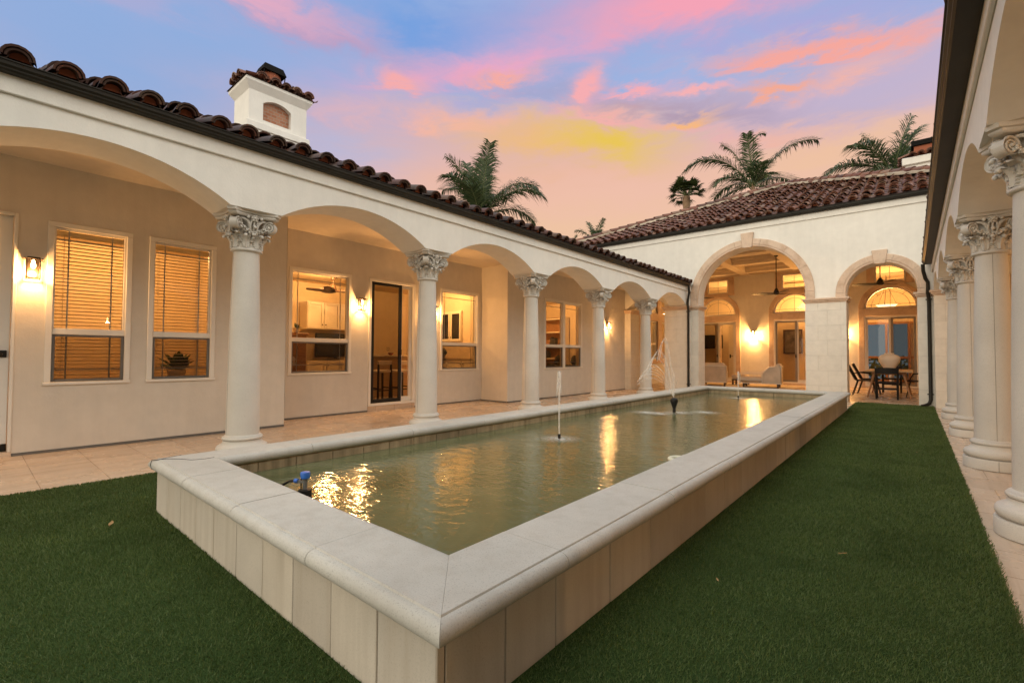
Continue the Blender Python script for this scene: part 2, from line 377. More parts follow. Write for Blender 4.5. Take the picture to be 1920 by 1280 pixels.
def dup(root, loc, label, rotz=None, group=None, scale=None):
    r = root.copy(); COL.objects.link(r); r.location = loc
    if rotz is not None: r.rotation_euler = (0, 0, rotz)
    if scale: r.scale = (scale,) * 3
    r['label'] = label
    if group: r['group'] = group
    for ch in list(root.children):
        c = ch.copy(); COL.objects.link(c); c.parent = r
        for g in list(ch.children):
            d = g.copy(); COL.objects.link(d); d.parent = c
    return r
def dup_part(part, parent, loc):
    c = part.copy(); COL.objects.link(c); c.parent = parent; c.location = Vector(loc) - Vector(OFF.get(parent, (0, 0, 0)))
    for g in list(part.children):
        d = g.copy(); COL.objects.link(d); d.parent = c
    return c
def lamp(name, loc, power, col, parent=None, r=.05, kind='POINT', size=.5):
    l = bpy.data.lights.new(name, kind); l.energy = power; l.color = col
    if kind == 'POINT': l.shadow_soft_size = r
    elif kind == 'AREA': l.shape = 'DISK'; l.size = size
    o = bpy.data.objects.new(name, l); COL.objects.link(o)
    if parent is not None:
        o.parent = parent; loc = Vector(loc) - Vector(OFF.get(parent, (0, 0, 0)))
    o.location = loc; return o

# wall slab with openings; axis 'y': wall runs along y at plane x, axis 'x': runs along x at plane y.
# openings: (t0, t1, zb, top) with top a number or a function of t (sampled)
def wall(mb, axis, p0, p1, t0, t1, z0, z1, ops=()):
    P = lambda t, p, z: (p, t, z) if axis == 'y' else (t, p, z)
    bp = {t0, t1}
    for o in ops:
        n = 36 if callable(o[3]) else 1
        for i in range(n + 1):
            t = o[0] + (o[1] - o[0]) * ((1 - cos(pi * i / n)) / 2 if n > 1 else i)
            if t0 - 1e-6 <= t <= t1 + 1e-6: bp.add(round(t, 5))
    bp = sorted(bp)
    for a, b in zip(bp, bp[1:]):
        if b - a < 1e-4: continue
        m = (a + b) / 2
        gaps = sorted([(o[2], o[2], o[3](a), o[3](b)) if callable(o[3]) else (o[2], o[2], o[3], o[3]) for o in ops if o[0] < m < o[1]])
        lo = (z0, z0)
        for g in gaps + [(z1, z1, None, None)]:
            ha, hb = g[0], g[1]
            if ha - lo[0] > 1e-4 or hb - lo[1] > 1e-4:
                for p, fl in ((p0, 0), (p1, 1)):
                    q = [P(a, p, lo[0]), P(b, p, lo[1]), P(b, p, hb), P(a, p, ha)]
                    mb.poly(*(q[::-1] if fl else q))
            if g[2] is not None:
                mb.poly(P(a, p0, g[2]), P(b, p0, g[3]), P(b, p1, g[3]), P(a, p1, g[2]))
                if g[0] > z0 + 1e-4: mb.poly(P(a, p0, ha), P(b, p0, hb), P(b, p1, hb), P(a, p1, ha))
                lo = (g[2], g[3])
        if not any(o[0] < m < o[1] and o[2] <= z0 + 1e-4 for o in ops): mb.poly(P(a, p0, z0), P(b, p0, z0), P(b, p1, z0), P(a, p1, z0))
        mb.poly(P(a, p0, z1), P(b, p0, z1), P(b, p1, z1), P(a, p1, z1))
    for o in ops:
        for t, k in ((o[0], 0), (o[1], 1)):
            if t0 < t < t1:
                zt = o[3](t) if callable(o[3]) else o[3]
                mb.poly(P(t, p0, o[2]), P(t, p1, o[2]), P(t, p1, zt), P(t, p0, zt))
    for t in (t0, t1): mb.poly(P(t, p0, z0), P(t, p1, z0), P(t, p1, z1), P(t, p0, z1))
    return mb
def seg_arch(t0, t1, zs, rise):
    h = (t1 - t0) / 2; R = (h * h + rise * rise) / (2 * rise); c = (t0 + t1) / 2
    return lambda t: zs + sqrt(max(0, R * R - (t - c) ** 2)) - (R - rise)
def semi(c, r, zs): return lambda t: zs + sqrt(max(0, r * r - (t - c) ** 2))

# ------------------------------------------------------------------ roof tiles
def tiles(mb, plug, orig, u, v, nrm, L, Hs, inside=None, pitch=.255, expo=.33, first=True):
    orig, u, v, nrm = map(Vector, (orig, u, v, nrm))
    ncol = int(L / pitch); nrow = int(Hs / expo) + 1
    for c in range(ncol):
        uc = pitch * (c + .5)
        for r in range(nrow):
            vc = r * expo
            if inside and not inside(uc, vc + .12): continue
            ln = .43; lift0 = .040 + U(-.008, .016); lift1 = .0; jx = U(-.012, .012); jv = U(-.022, .022); tw = U(-.018, .018)
            R0, R1 = .090 + U(-.003, .005), .072
            def ring(rad, vv, lift, thick=0, n=8):
                out = []
                for k in range(n + 1):
                    t = pi * k / n
                    out.append(orig + u * (uc + jx + tw * (vv - vc) * 8 - cos(t) * (rad - thick)) + v * (vv + jv) + nrm * (lift + sin(t) * (rad * .92 - thick)))
                return out
            a = ring(R0, vc, lift0); b = ring(R1, vc + ln, lift1); ai = ring(R0, vc, lift0, .016); bi = ring(R1, vc + ln, lift1, .016)
            mb.grid([bi, ai, a, b])
            if r == 0 and first:                      # doubled eave course with clay plug
                a = ring(R0 - .022, vc + .012, lift0 - .004); ai = ring(R0 - .022, vc + .012, lift0 - .004, .014); b = ring(R1 - .02, vc + .3, 0); bi = ring(R1 - .02, vc + .3, 0, .012)
                mb.grid([bi, ai, a, b])
                p = ring(R0 - .034, vc + .085, .02)
                plug.poly(*p)
            # pan tile between covers
            pu = uc + pitch / 2
            def pan(rad, vv, lift):
                return [orig + u * (pu - cos(pi * k / 5) * rad) + v * (vv + jv) + nrm * (lift + .036 - sin(pi * k / 5) * rad * .62) for k in range(6)]
            pv = vc + (.05 if r == 0 else -.03)
            mb.grid([pan(.078, pv, .010), pan(.090, vc + ln, .0)])
            mb.grid([pan(.078, pv, -.006), pan(.078, pv, .010)])
def ridge(mb, mor, p, q, rad=.11, expo=.34, lift=.05):
    p = Vector(p); q = Vector(q); d = (q - p); n = int(d.length / expo); d.normalize()
    a = d.cross(Vector((0, 0, 1))).normalized(); up = a.cross(d)
    for i in range(n):
        o = p + d * (i * expo); j = U(-.01, .01)
        def ring(r, s, l, th=0): return [o + d * s + a * (j - cos(pi * k / 8) * (r - th)) + up * (l + sin(pi * k / 8) * (r - th)) for k in range(9)]
        A = ring(rad, 0, lift + .025); Ai = ring(rad, 0, lift + .025, .018); B = ring(rad * .85, .43, lift); Bi = ring(rad * .85, .43, lift, .018)
        mb.grid([Bi, Ai, A, B])
    m = int(d.length and (q - p).length / .12)
    rows = []
    for i in range(m + 1):
        o = p + (q - p) * (i / m)
        rows.append([o + a * (-cos(pi * k / 6) * (rad * 1.5 + U(-.02, .03))) + up * (-.02 + sin(pi * k / 6) * (rad * .95 + U(-.02, .02))) for k in range(7)])
    mor.grid(rows)

# ------------------------------------------------------------------ column prototype
def shaft_mesh():
    m = MB(); pr = []
    for i in range(15):
        t = i / 14; pr.append((.151 - .033 * t ** 1.6, .285 + (2.118 - .285) * t))
    m.lathe([(.172, .272), (.160, .280)] + pr, n=40, cap=False)
    return m
def base_mesh():
    m = MB(); pr = [(.236, .004), (.238, .012), (.238, .098), (.234, .105)]
    for i in range(9):
        t = -pi / 2 + pi * i / 8; pr.append((.196 + .038 * cos(t), .148 + .042 * sin(t)))
    pr += [(.19, .196), (.180, .205), (.174, .222), (.176, .232)]
    for i in range(7):
        t = -pi / 2 + pi * i / 6; pr.append((.165 + .019 * cos(t), .252 + .019 * sin(t)))
    m.lathe(pr, n=40); return m
def capital_mesh():
    m = MB(); Z = 2.118
    # astragal and bell
    pr = [(.118, Z)]
    for i in range(7):
        t = -pi / 2 + pi * i / 6; pr.append((.127 + .019 * cos(t), Z + .020 + .016 * sin(t)))
    bell = lambda z: .122 + .035 * max(0, z) ** 2 + (.06 * max(0, (z - .16) / .18) ** 2)
    pr += [(bell(z), Z + .036 + z) for z in (0, .06, .12, .18, .24, .29)]
    m.lathe(pr, n=32, cap=False)
    def leaf(ang, z0, h, w, curl):
        rows = []; n = 13
        for i in range(n):
            t = i / (n - 1); z = z0 + h * (t if t < .8 else .8 + .2 * sin((t - .8) / .2 * pi * .75)); 
            out = .006 + curl * max(0, (t - .35) / .65) ** 2.0
            ww = w * (.50 + .62 * sin(pi * min(1, t * .72 + .12))) * (1 + .22 * (-1) ** i) * (1 if t < .9 else .6)
            rr = bell(z) + out; row = []
            for k in range(7):
                s = (k - 3) / 3; th = ang + s * ww / (2 * rr)
                rib = .022 * (1 - abs(s) ** 1.3) - (.009 if k in (2, 4) else 0) + (.004 if k in (1, 5) else 0)
                row.append(((rr + rib - .008 * s * s) * cos(th), (rr + rib - .008 * s * s) * sin(th), Z + .036 + z - .012 * s * s * t))
            rows.append(row)
        m.grid(rows)
        e = rows[-1]; cx = [sum(p[j] for p in e) / 7 for j in range(3)]
        m.ball((cx[0] * 1.03, cx[1] * 1.03, cx[2] - .010), .017, 8, 5)
    for k in range(8): leaf(2 * pi * k / 8 + pi / 8, .002, .135, .082, .062)
    for k in range(8): leaf(2 * pi * k / 8, .06, .165, .074, .060)
    # corner volutes
    for q in range(4):
        a = pi / 4 + q * pi / 2; d = Vector((cos(a), sin(a), 0)); t = Vector((-sin(a), cos(a), 0)); up = Vector((0, 0, 1))
        c = d * .228 + up * (Z + .262)
        R = .058; n = 20
        for sd in (-1, 1):
            rim = [c + t * (.036 * sd) + (d * cos(2 * pi * k / n) + up * sin(2 * pi * k / n)) * R for k in range(n)]
            inn = [c + t * (.024 * sd) + (d * cos(2 * pi * k / n) + up * sin(2 * pi * k / n)) * R * .8 for k in range(n)]
            m.add(rim + inn, [(k, (k + 1) % n, n + (k + 1) % n, n + k) for k in range(n)] + [tuple(range(n, 2 * n))])
            sp = [c + t * (.030 * sd) + (d * cos(w) + up * sin(w)) * (R * (.95 - .75 * (w - .8) / 12.)) for w in [.8 + 12. * i / 40 for i in range(41)]]
            m.tube(sp, [.0095 - .005 * i / 40 for i in range(41)], 6)
            bb = c + t * (.034 * sd); m.ball(tuple(bb), .013, 8, 5)
        w = []
        for sd in (-1, 0, 1):
            rr = R * (1 if sd else .88); w.append([c + t * (.036 * sd) + (d * cos(2 * pi * k / n) + up * sin(2 * pi * k / n)) * rr for k in range(n + 1)])
        m.grid(w)
        # stem band rising from the bell to the scroll, leaf under it
        for sd in (-1, 1):
            th = a + sd * .62; p0 = Vector((cos(th) * .150, sin(th) * .150, Z + .15)); p3 = c + t * (.03 * sd) + up * (R * .95) - d * .03
            p1 = p0 + up * .09; p2 = Vector((cos(th) * .20, sin(th) * .20, Z + .315))
            pts = [p0 * (1 - s) ** 3 + p1 * 3 * s * (1 - s) ** 2 + p2 * 3 * s * s * (1 - s) + p3 * s ** 3 for s in [i / 10 for i in range(11)]]
            m.tube(pts, [.010 + .006 * sin(pi * i / 10) for i in range(11)], 6)
        rows = []
        for i in range(6):
            s = i / 5; o = d * (.155 + .085 * s) + up * (Z + .165 + .03 * sin(s * 2.4) - .012 * s)
            rows.append([o + t * (.038 * (1 - .5 * s) * k) + up * (-.012 * k * k) for k in (-1, -.4, .0, .4, 1)])
        m.grid(rows)
    # garlands and flowers on each face
    for q in range(4):
        a = q * pi / 2; d = Vector((cos(a), sin(a), 0)); t = Vector((-sin(a), cos(a), 0)); up = Vector((0, 0, 1))
        o = d * .205 + up * (Z + .325)
        m.ball(tuple(o), .017, 8, 5)
        for k in range(6): m.ball(tuple(o + (t * cos(k * pi / 3) + up * sin(k * pi / 3)) * .024 - d * .006), .0135, 7, 4)
        for sd in (-1, 1):
            m.ball(tuple(o + t * (.062 * sd) + up * .004 - d * .004), .017, 8, 5)
            for i in range(9):
                s = i / 8; p = d * (.165 + .035 * abs(s - .3)) + t * (sd * (.02 + .105 * s)) + up * (Z + .185 + .055 * s)
                for j in range(3): m.ball((p.x + .010 * sin(i * 2 + j * 2.1), p.y + .010 * cos(i * 3 + j), p.z + .013 * (j - 1)), .0105, 6, 4)
        m.ball(tuple(d * .178 + up * (Z + .165)), .022, 8, 5, (1, 1, .8)); m.ball(tuple(d * .168 + up * (Z + .135)), .013, 8, 5)
        for k in (-1, 0, 1): m.tube([d * .165 + t * (.022 * k) + up * (Z + .18), d * .178 + t * (.036 * k) + up * (Z + .25), d * .192 + t * (.024 * k) + up * (Z + .31)], [.009, .011, .006], 6)
    # abacus: concave sides and cut corners
    def outline(h, cut, dip):
        pts = []
        for q in range(4):
            a = q * pi / 2
            for i in range(11):
                s = -1 + 2 * i / 10; x = h - dip * (1 - s * s); y = s * (h - cut)
                pts.append((x * cos(a) - y * sin(a), x * sin(a) + y * cos(a)))
        return pts
    lay = [(.335, .222), (.343, .236), (.358, .240), (.364, .232), (.370, .250), (.398, .254)]
    rows = [[(x, y, Z + z) for x, y in outline(h, .055, .052)] for z, h in lay]
    rows = [r + [r[0]] for r in rows]; m.grid(rows)
    m.poly(*[p for p in rows[0][:-1]][::-1]); m.poly(*rows[-1][:-1])
    return m
seam = MB()
for sy in (-1, 1):
    seam.tube([(0, sy * (.151 - .033 * (i / 14) ** 1.6), .285 + 1.833 * i / 14) for i in range(15)], .0022, 5)
    seam.tube([(0, sy * .2385, .006), (0, sy * .2385, .100)], .0022, 5)
M['seam'] = plain('column_seam_mortar', (.27, .24, .20), .95, var=.2)
proto_col = shaft_mesh().build('column', M['column'], extra=(seam, M['seam'])); proto_base = base_mesh().build('base', M['column'], proto_col, (0, 0, 0)); proto_cap = capital_mesh().build('capital', M['column'], proto_col, (0, 0, 0), ang=50)

# ------------------------------------------------------------------ windows, doors
def mk_window(parent, fx, d, y0, y1, zb=.735, zt=2.55, double=False):
    # fx(depth) gives x; d = wall face depth; frame proud by 2 cm
    f = MB(); w = .055; g = MB(); scf = MB(); mun = MB(); scm = MB()
    def B(mb, a, b, c, e, d0, d1): mb.cbox(fx(d0), fx(d1), a, b, c, e, .004)
    B(f, y0, y1, zt - w, zt, d - .018, d + .10); B(f, y0 - .008, y1 + .008, zb, zb + .032, d - .03, d + .10)
    B(f, y0, y0 + w, zb + .032, zt - w, d - .018, d + .10); B(f, y1 - w, y1, zb + .032, zt - w, d - .018, d + .10)
    spans = [(y0 + w, y1 - w)]
    if double:
        ym = (y0 + y1) / 2; B(f, ym - .05, ym + .05, zb + .032, zt - w, d - .012, d + .10); spans = [(y0 + w, ym - .05), (ym + .05, y1 - w)]
    zr0, zr1 = 1.297, 1.365
    for a, b in spans:
        B(f, a, b, zr0, zr1, d - .004, d + .09)
        # inner sash beads
        B(f, a, a + .018, zr1, zt - w, d + .03, d + .09); B(f, b - .018, b, zr1, zt - w, d + .03, d + .09); B(f, a + .018, b - .018, zt - w - .018, zt - w, d + .03, d + .09)
        B(scf, a, a + .030, zb + .034, zr0 - .002, d + .012, d + .035); B(scf, b - .030, b, zb + .034, zr0 - .002, d + .012, d + .035)
        B(scf, a + .030, b - .030, zb + .034, zb + .062, d + .012, d + .035); B(scf, a + .030, b - .030, zr0 - .024, zr0 - .002, d + .012, d + .035)
        scm.poly((fx(d + .025), a + .03, zb + .06), (fx(d + .025), b - .03, zb + .06), (fx(d + .025), b - .03, zr0 - .02), (fx(d + .025), a + .03, zr0 - .02))
        g.poly((fx(d + .06), a, zb + .03), (fx(d + .06), b, zb + .03), (fx(d + .06), b, zt - w), (fx(d + .06), a, zt - w))
        k = min(.125, (b - a) * .2)
        for yy in ([a + k, b - k] if not double else [a + k if a == spans[0][0] else b - k]):
            B(mun, yy - .007, yy + .007, zr1, zt - w, d + .068, d + .078); B(mun, yy - .007, yy + .007, zb + .03, zr0, d + .068, d + .078)
        B(mun, a, b, zt - w - .135, zt - w - .121, d + .066, d + .076); B(mun, a, b, zb + .16, zb + .174, d + .066, d + .076)
    fo = f.build('window', M['vinyl'], parent)
    g.build('pane', M['glass'], fo, (0, 0, 0)); scf.build('screen_frame', M['darkframe'], fo, (0, 0, 0)); scm.build('screen', M['mesh'], fo, (0, 0, 0)); mun.build('muntin', M['vinyl'], fo, (0, 0, 0))
    return fo
def mk_slider(parent, P, t0, t1, z0, z1, split, screen_first=True, sf='greyframe', mesh='doormesh', flip=1):
    # P(t, depth, z): depth grows into the building
    f = MB(); sc = MB(); sm = MB(); g = MB(); h = MB()
    def B(mb, a, b, c, e, d0, d1):
        p = P(a, d0, c); q = P(b, d1, e); mb.cbox(p[0], q[0], p[1], q[1], min(p[2], q[2]), max(p[2], q[2]), .004)
    w = .055
    B(f, t0, t1, z1 - w, z1, -.02, .12); B(f, t0, t1, z0, z0 + .05, -.03, .12); B(f, t0, t0 + w, z0 + .05, z1 - w, -.02, .12); B(f, t1 - w, t1, z0 + .05, z1 - w, -.02, .12)
    a, b = t0 + w, t1 - w; m = a + (b - a) * split
    if screen_first: s0, s1, g0, g1 = a, m, m, b
    else: s0, s1, g0, g1 = m, b, a, m
    zz0, zz1 = z0 + .05, z1 - w
    fw = .07
    B(sc, s0, s0 + fw, zz0, zz1, .0, .03); B(sc, s1 - fw, s1, zz0, zz1, .0, .03); B(sc, s0 + fw, s1 - fw, zz0, zz0 + .075, .0, .03); B(sc, s0 + fw, s1 - fw, zz1 - .06, zz1, .0, .03)
    sm.poly(P(s0 + fw, .015, zz0 + .07), P(s1 - fw, .015, zz0 + .07), P(s1 - fw, .015, zz1 - .06), P(s0 + fw, .015, zz1 - .06))
    gw = .06
    B(f, g0 - .02, g0 + gw - .02, zz0, zz1, .045, .09); B(f, g1 - gw, g1, zz0, zz1, .045, .09); B(f, g0 + gw - .02, g1 - gw, zz0, zz0 + .09, .045, .09); B(f, g0 + gw - .02, g1 - gw, zz1 - .06, zz1, .045, .09)
    g.poly(P(g0, .07, zz0), P(g1, .07, zz0), P(g1, .07, zz1), P(g0, .07, zz1))
    hx = s1 - .04 if screen_first else s0 + .04
    B(h, hx - .022, hx + .022, .98 + z0, 1.09 + z0, -.035, .0)
    fo = f.build('sliding_door', M['vinyl'], parent)
    sc.build('screen_frame', M[sf], fo, (0, 0, 0)); sm.build('screen', M[mesh], fo, (0, 0, 0)); g.build('pane', M['glass'], fo, (0, 0, 0)); h.build('handle', M['black'], fo, (0, 0, 0))
    return fo

# ------------------------------------------------------------------ setting: ground, paving, turf, water
PX0, PX1, PY0, PY1, PZ = -3.99, -.965, .84, 11.72, .375
g = MB(); g.box(-160, 160, -120, 200, -.6, -.02); tag(g.build('ground', M['ground'], smooth=False), kind='structure')
g = MB(); g.box(-7.3, 3.0, -6, 13.9, -.018, 0); g.box(-7.9, -7.3, 3.1, 8.1, -.018, 0); g.box(-7.7, 3.0, 13.9, 20.7, -.018, 0)
tag(g.build('paving', M['paving'], smooth=False), kind='structure')
g = MB()
for a, b, c, d in ((-5.19, .315, -6, PY0 + .06), (-1.05, .315, PY0 + .06, 13.80), (-5.19, PX0 + .06, PY0 + .06, 1.5)): g.box(a, b, c, d, .004, .016)
tag(g.build('turf', M['turf'], smooth=False), kind='structure')

def grass():
    rs = np.random.RandomState(3); P = []
    cells = [(-5.19, .315, -.6, PY0 + .04), (-1.05, .315, PY0 + .04, 13.80), (-5.19, PX0 + .06, PY0 + .04, 1.5)]
    for a, b, c, d in cells:
        n = int((b - a) * (d - c) * 26000); x = rs.uniform(a, b, n); y = rs.uniform(c, d, n)
        dist = np.hypot(x, y); keep = rs.uniform(0, 1, n) < np.clip((2.6 / np.maximum(dist, .5)) ** 1.15, .10, 1)
        P.append(np.stack([x, y], 1)[keep])
        # ragged rim of blades along the free edges
        for ex in (a, b):
            m = int((d - c) * 700); P.append(np.stack([rs.normal(ex, .008, m), rs.uniform(c, d, m)], 1))
    P = np.concatenate(P); n = len(P); dist = np.hypot(P[:, 0], P[:, 1])
    ok = (P[:, 0] > PX0 + .03) & (P[:, 0] < PX1 - .05) & (P[:, 1] > PY0 + .05); P = P[~ok]; dist = dist[~ok]
    ok = (P[:, 1] > 0) | (P[:, 0] < -1.2) ; P = P[ok]; dist = dist[ok]; n = len(P)
    sc = np.clip(dist / 2.6, 1, 3.2)
    an = rs.uniform(0, 2 * pi, n); w = .0018 * sc * rs.uniform(.8, 1.3, n); h = rs.uniform(.010, .019, n) * np.clip(sc, 1, 1.25)
    lean = rs.normal(0, .0065, (n, 2)) + np.array([.003, -.002])
    z0 = .014
    a = np.stack([P[:, 0] - w * np.cos(an), P[:, 1] - w * np.sin(an), np.full(n, z0)], 1)
    b = np.stack([P[:, 0] + w * np.cos(an), P[:, 1] + w * np.sin(an), np.full(n, z0)], 1)
    t = np.stack([P[:, 0] + lean[:, 0], P[:, 1] + lean[:, 1], z0 + h], 1)
    V = np.stack([a, b, t], 1).reshape(-1, 3)
    me = bpy.data.meshes.new('grass'); me.vertices.add(3 * n); me.vertices.foreach_set('co', V.astype(np.float32).ravel())
    me.loops.add(3 * n); me.loops.foreach_set('vertex_index', np.arange(3 * n, dtype=np.int32))
    me.polygons.add(n); me.polygons.foreach_set('loop_start', np.arange(0, 3 * n, 3, dtype=np.int32)); me.polygons.foreach_set('loop_total', np.full(n, 3, dtype=np.int32))
    me.materials.append(M['grass']); me.update(calc_edges=True); me.validate()
    o = bpy.data.objects.new('grass', me); COL.objects.link(o); tag(o, kind='stuff')
    o['label'] = 'short dark green artificial turf blades around the pool'
grass()

# ------------------------------------------------------------------ the fountain pool
pool = thing('fountain_pool', ((PX0 + PX1) / 2, (PY0 + PY1) / 2, 0), 'long raised rectangular stone pool with pale rounded coping, filled with murky water', 'pool')
wx0, wx1, wy0, wy1 = PX0 + .05, PX1 - .06, PY0 + .04, PY1 - .05
core = MB(); pan = MB()
core.box(wx0 + .02, wx0 + .26, wy0 + .02, wy1 - .02, -.05, .30); core.box(wx1 - .26, wx1 - .02, wy0 + .02, wy1 - .02, -.05, .30)
core.box(wx0 + .26, wx1 - .26, wy0 + .02, wy0 + .26, -.05, .30); core.box(wx0 + .26, wx1 - .26, wy1 - .26, wy1 - .02, -.05, .30)
xs = [wx0, -3.664, -3.404, -3.107, -2.82, -2.503, -2.195, -1.903, -1.603, -1.314, wx1]
for a, b in zip(xs, xs[1:]):
    j = U(0, .002)
    for y, s in ((wy0, 1), (wy1, -1)): pan.cbox(a + .0018, b - .0018, y + s * j, y + s * .019, -.04, .299, .003)
y = wy0 + .0; ys = [wy0, wy0 + .034, 1.175, 1.46]
while ys[-1] < wy1 - .5: ys.append(ys[-1] + .414)
ys[-1] = wy1
for a, b in zip(ys, ys[1:]):
    j = U(0, .002)
    for x, s in ((wx0, 1), (wx1, -1)): pan.cbox(x + s * j, x + s * .019, a + .0018 + (.02 if a == wy0 else 0) * 0, b - .0018, -.04, .299, .003)
pan.build('wall', M['panel'], pool); core.build('wall_core', M['lining'], pool, smooth=False)
li = MB(); i0, i1, j0, j1 = wx0 + .27, wx1 - .27, wy0 + .27, wy1 - .27
yy = j0
while yy < j1 - .05:
    e = min(j1, yy + U(.24, .33))
    for x, s in ((i0, -1), (i1, 1)): li.cbox(x, x + s * .012, yy + .003, e - .003, .0, .30 - U(0, .012), .004)
    yy = e
xx = i0
while xx < i1 - .05:
    e = min(i1, xx + U(.24, .33))
    for yv, s in ((j0, -1), (j1, 1)): li.cbox(xx + .003, e - .003, yv, yv + s * .012, .0, .30 - U(0, .012), .004)
    xx = e
li.build('lining', M['lining'], pool)
# coping: bullnosed section swept along each side with mitred corners and open joints
cw = .345
prof = []
for k in range(9):
    t = -pi / 2 - pi * k / 8; prof.append((.034 + .034 * cos(t), .034 + .034 * sin(t)))
prof += [(.040, .068), (.043, .074), (cw - .036, .075)]
for k in range(9):
    t = pi / 2 - pi * k / 8; prof.append((cw - .036 + .036 * cos(t), .0375 + .0375 * sin(t)))
corners = [(PX0, PY0), (PX1, PY0), (PX1, PY1), (PX0, PY1)]
cop = MB()
for q in range(4):
    p = Vector(corners[q] + (0,)); r = Vector(corners[(q + 1) % 4] + (0,)); L = (r - p).length; t = (r - p).normalized(); nrm = Vector((-t.y, t.x, 0))
    n = max(1, round(L / (.76 if q % 2 == 0 else .98))); cuts = [L * i / n for i in range(n + 1)]
    if q == 1: cuts = [0] + [.62 + 1.0 * i for i in range(int((L - .9) / 1.0) + 1)] + [L]
    for ci, (a, b) in enumerate(zip(cuts, cuts[1:])):
        dz = U(-.0015, .0015); dn = U(-.0015, .0015)
        def row(s, mit): 
            out = []
            for c, z in prof:
                ss = s + (c if mit == 1 else -c if mit == 2 else 0) + (.0016 if mit == 0 and s == a else -.0016 if mit == 0 else 0) + (.001 if mit == 1 else -.001 if mit == 2 else 0)
                out.append(p + t * ss + nrm * (c + dn) + Vector((0, 0, .300 + z + dz)))
            return out
        A = row(a, 1 if ci == 0 else 0); B_ = row(b, 2 if ci == n - 1 or b == L else 0)
        cop.grid([A + [A[0]], B_ + [B_[0]]]); cop.poly(*A); cop.poly(*B_[::-1])
cop.build('coping', M['coping'], pool, ang=30)
# hairline crack through the corner of the coping is a thin dark mortar seam
ck = MB(); z = .3775
pts = [(-3.925, .845, .372), (-3.90, .885, z), (-3.87, .93, z), (-3.80, .985, z), (-3.72, 1.02, z), (-3.69, 1.09, z), (-3.70, 1.15, z)]
ck.tube([(a, b, c - .0022) for a, b, c in pts], .0028, 5); ck.tube([(-3.90, .885, z - .0022), (-3.93, .95, z - .0022), (-3.955, 1.02, z - .003)], .0022, 5)
ck.tube([(-3.925, .845, .372), (-3.917, .836, .345), (-3.914, .846, .31)], .0025, 5)
ck.build('crack', M['black'], pool)
w = MB(); w.box(i0 + .0, i1 - .0, j0 + .0, j1 - .0, .02, .232)
tag(w.build('water', M['water'], smooth=False), kind='structure')
WZ = .232
# fountain heads
def splash(mb, x, y, r, z=WZ + .006):
    n = 40; mb.add([(x, y, z)] + [(x + r * cos(2 * pi * k / n), y + r * sin(2 * pi * k / n), z) for k in range(n)], [(0, 1 + k, 1 + (k + 1) % n) for k in range(n)])
def jetfount(x, y, top, label):
    t = thing('fountain_jet', (x, y, WZ - .1), label, 'fountain', 'fountain heads standing in the pool', world=False)
    m = MB(); m.lathe([(.010, -.06), (.011, .11), (.015, .112), (.016, .15), (.011, .155)], n=14); m.build('nozzle', M['black'], t)
    h = top - WZ + .1
    m = MB(); pr = []
    for i in range(15):
        s = i / 14; pr.append((.008 + .004 * s + (.012 * max(0, (s - .7) / .3) ** 1.3 if s < .96 else .006), .155 + (h - .155) * s))
    m.lathe(pr, n=12); m.build('water_jet', M['jet'], t)
    m = MB(); 
    for k in range(16):
        a = U(0, 2 * pi); r1 = U(.015, .04); h0 = h * U(.86, 1.0); m.tube([(0.01 * cos(a), .01 * sin(a), h0 - .02), (r1 * .5 * cos(a), r1 * .5 * sin(a), h0 + .005), (r1 * .9 * cos(a), r1 * .9 * sin(a), h0 - .08), (r1 * 1.2 * cos(a), r1 * 1.2 * sin(a), h0 - .14 - U(0, .1))], [.004, .005, .004, .002], 5)
    m.build('falling_spray', M['mist'], t)
    m = MB(); splash(m, 0, 0, .26, 0); m.build('splash', M['splash'], t, (0, 0, .107))
    return t
jetfount(-2.775, 4.0, .93, 'tall single upright water jet nearest the front end of the pool')
jetfount(-2.715, 10.28, .78, 'small low upright water jet near the far end of the pool')
t = thing('fan_fountain', (-2.742, 6.97, WZ - .1), 'fan shaped spray rising from a black bell nozzle in mid pool', 'fountain', 'fountain heads standing in the pool', world=False)
m = MB(); m.lathe([(.016, -.06), (.018, .10), (.024, .12), (.024, .15), (.020, .16), (.030, .20), (.050, .255), (.058, .285), (.050, .312), (.030, .325), (.012, .328)], n=20); m.build('nozzle', M['black'], t)
m = MB(); mi = MB()
for k in range(22):
    a = pi + .70 + U(-.4, .4) if k < 12 else U(0, 2 * pi)
    apex = [.90, .86, .72, .70, .66, .60, .50, .47, .44, .40, .36, .3][k] if k < 12 else U(.25, .45)
    rng = [.13, .15, .21, .22, .24, .26, .30, .31, .32, .33, .34, .34][k] if k < 12 else U(.02, .07)
    d = Vector((cos(a), sin(a), 0)); pts = []; N = 20
    for i in range(N + 1):
        q = i / N * (.80 if k < 12 else .55); pts.append(Vector((0, 0, .325)) + d * (rng * 2 * q) + Vector((0, 0, apex * 4 * q * (1 - q))))
    (m if k < 12 else mi).tube(pts, [.0022 + .003 * (i / N) for i in range(N + 1)], 5)
m.build('water_stream', M['jet'], t); 
mi.build('mist', M['mist'], t)
for (sx, sy, sr) in ((.05, .05, .26), (-.33, -.27, .28), (-.12, -.26, .24), (.33, .37, .30)):
    m = MB(); splash(m, 0, 0, sr, 0); m.build('splash', M['splash'], t, (sx, sy, .106 + U(0, .004)))
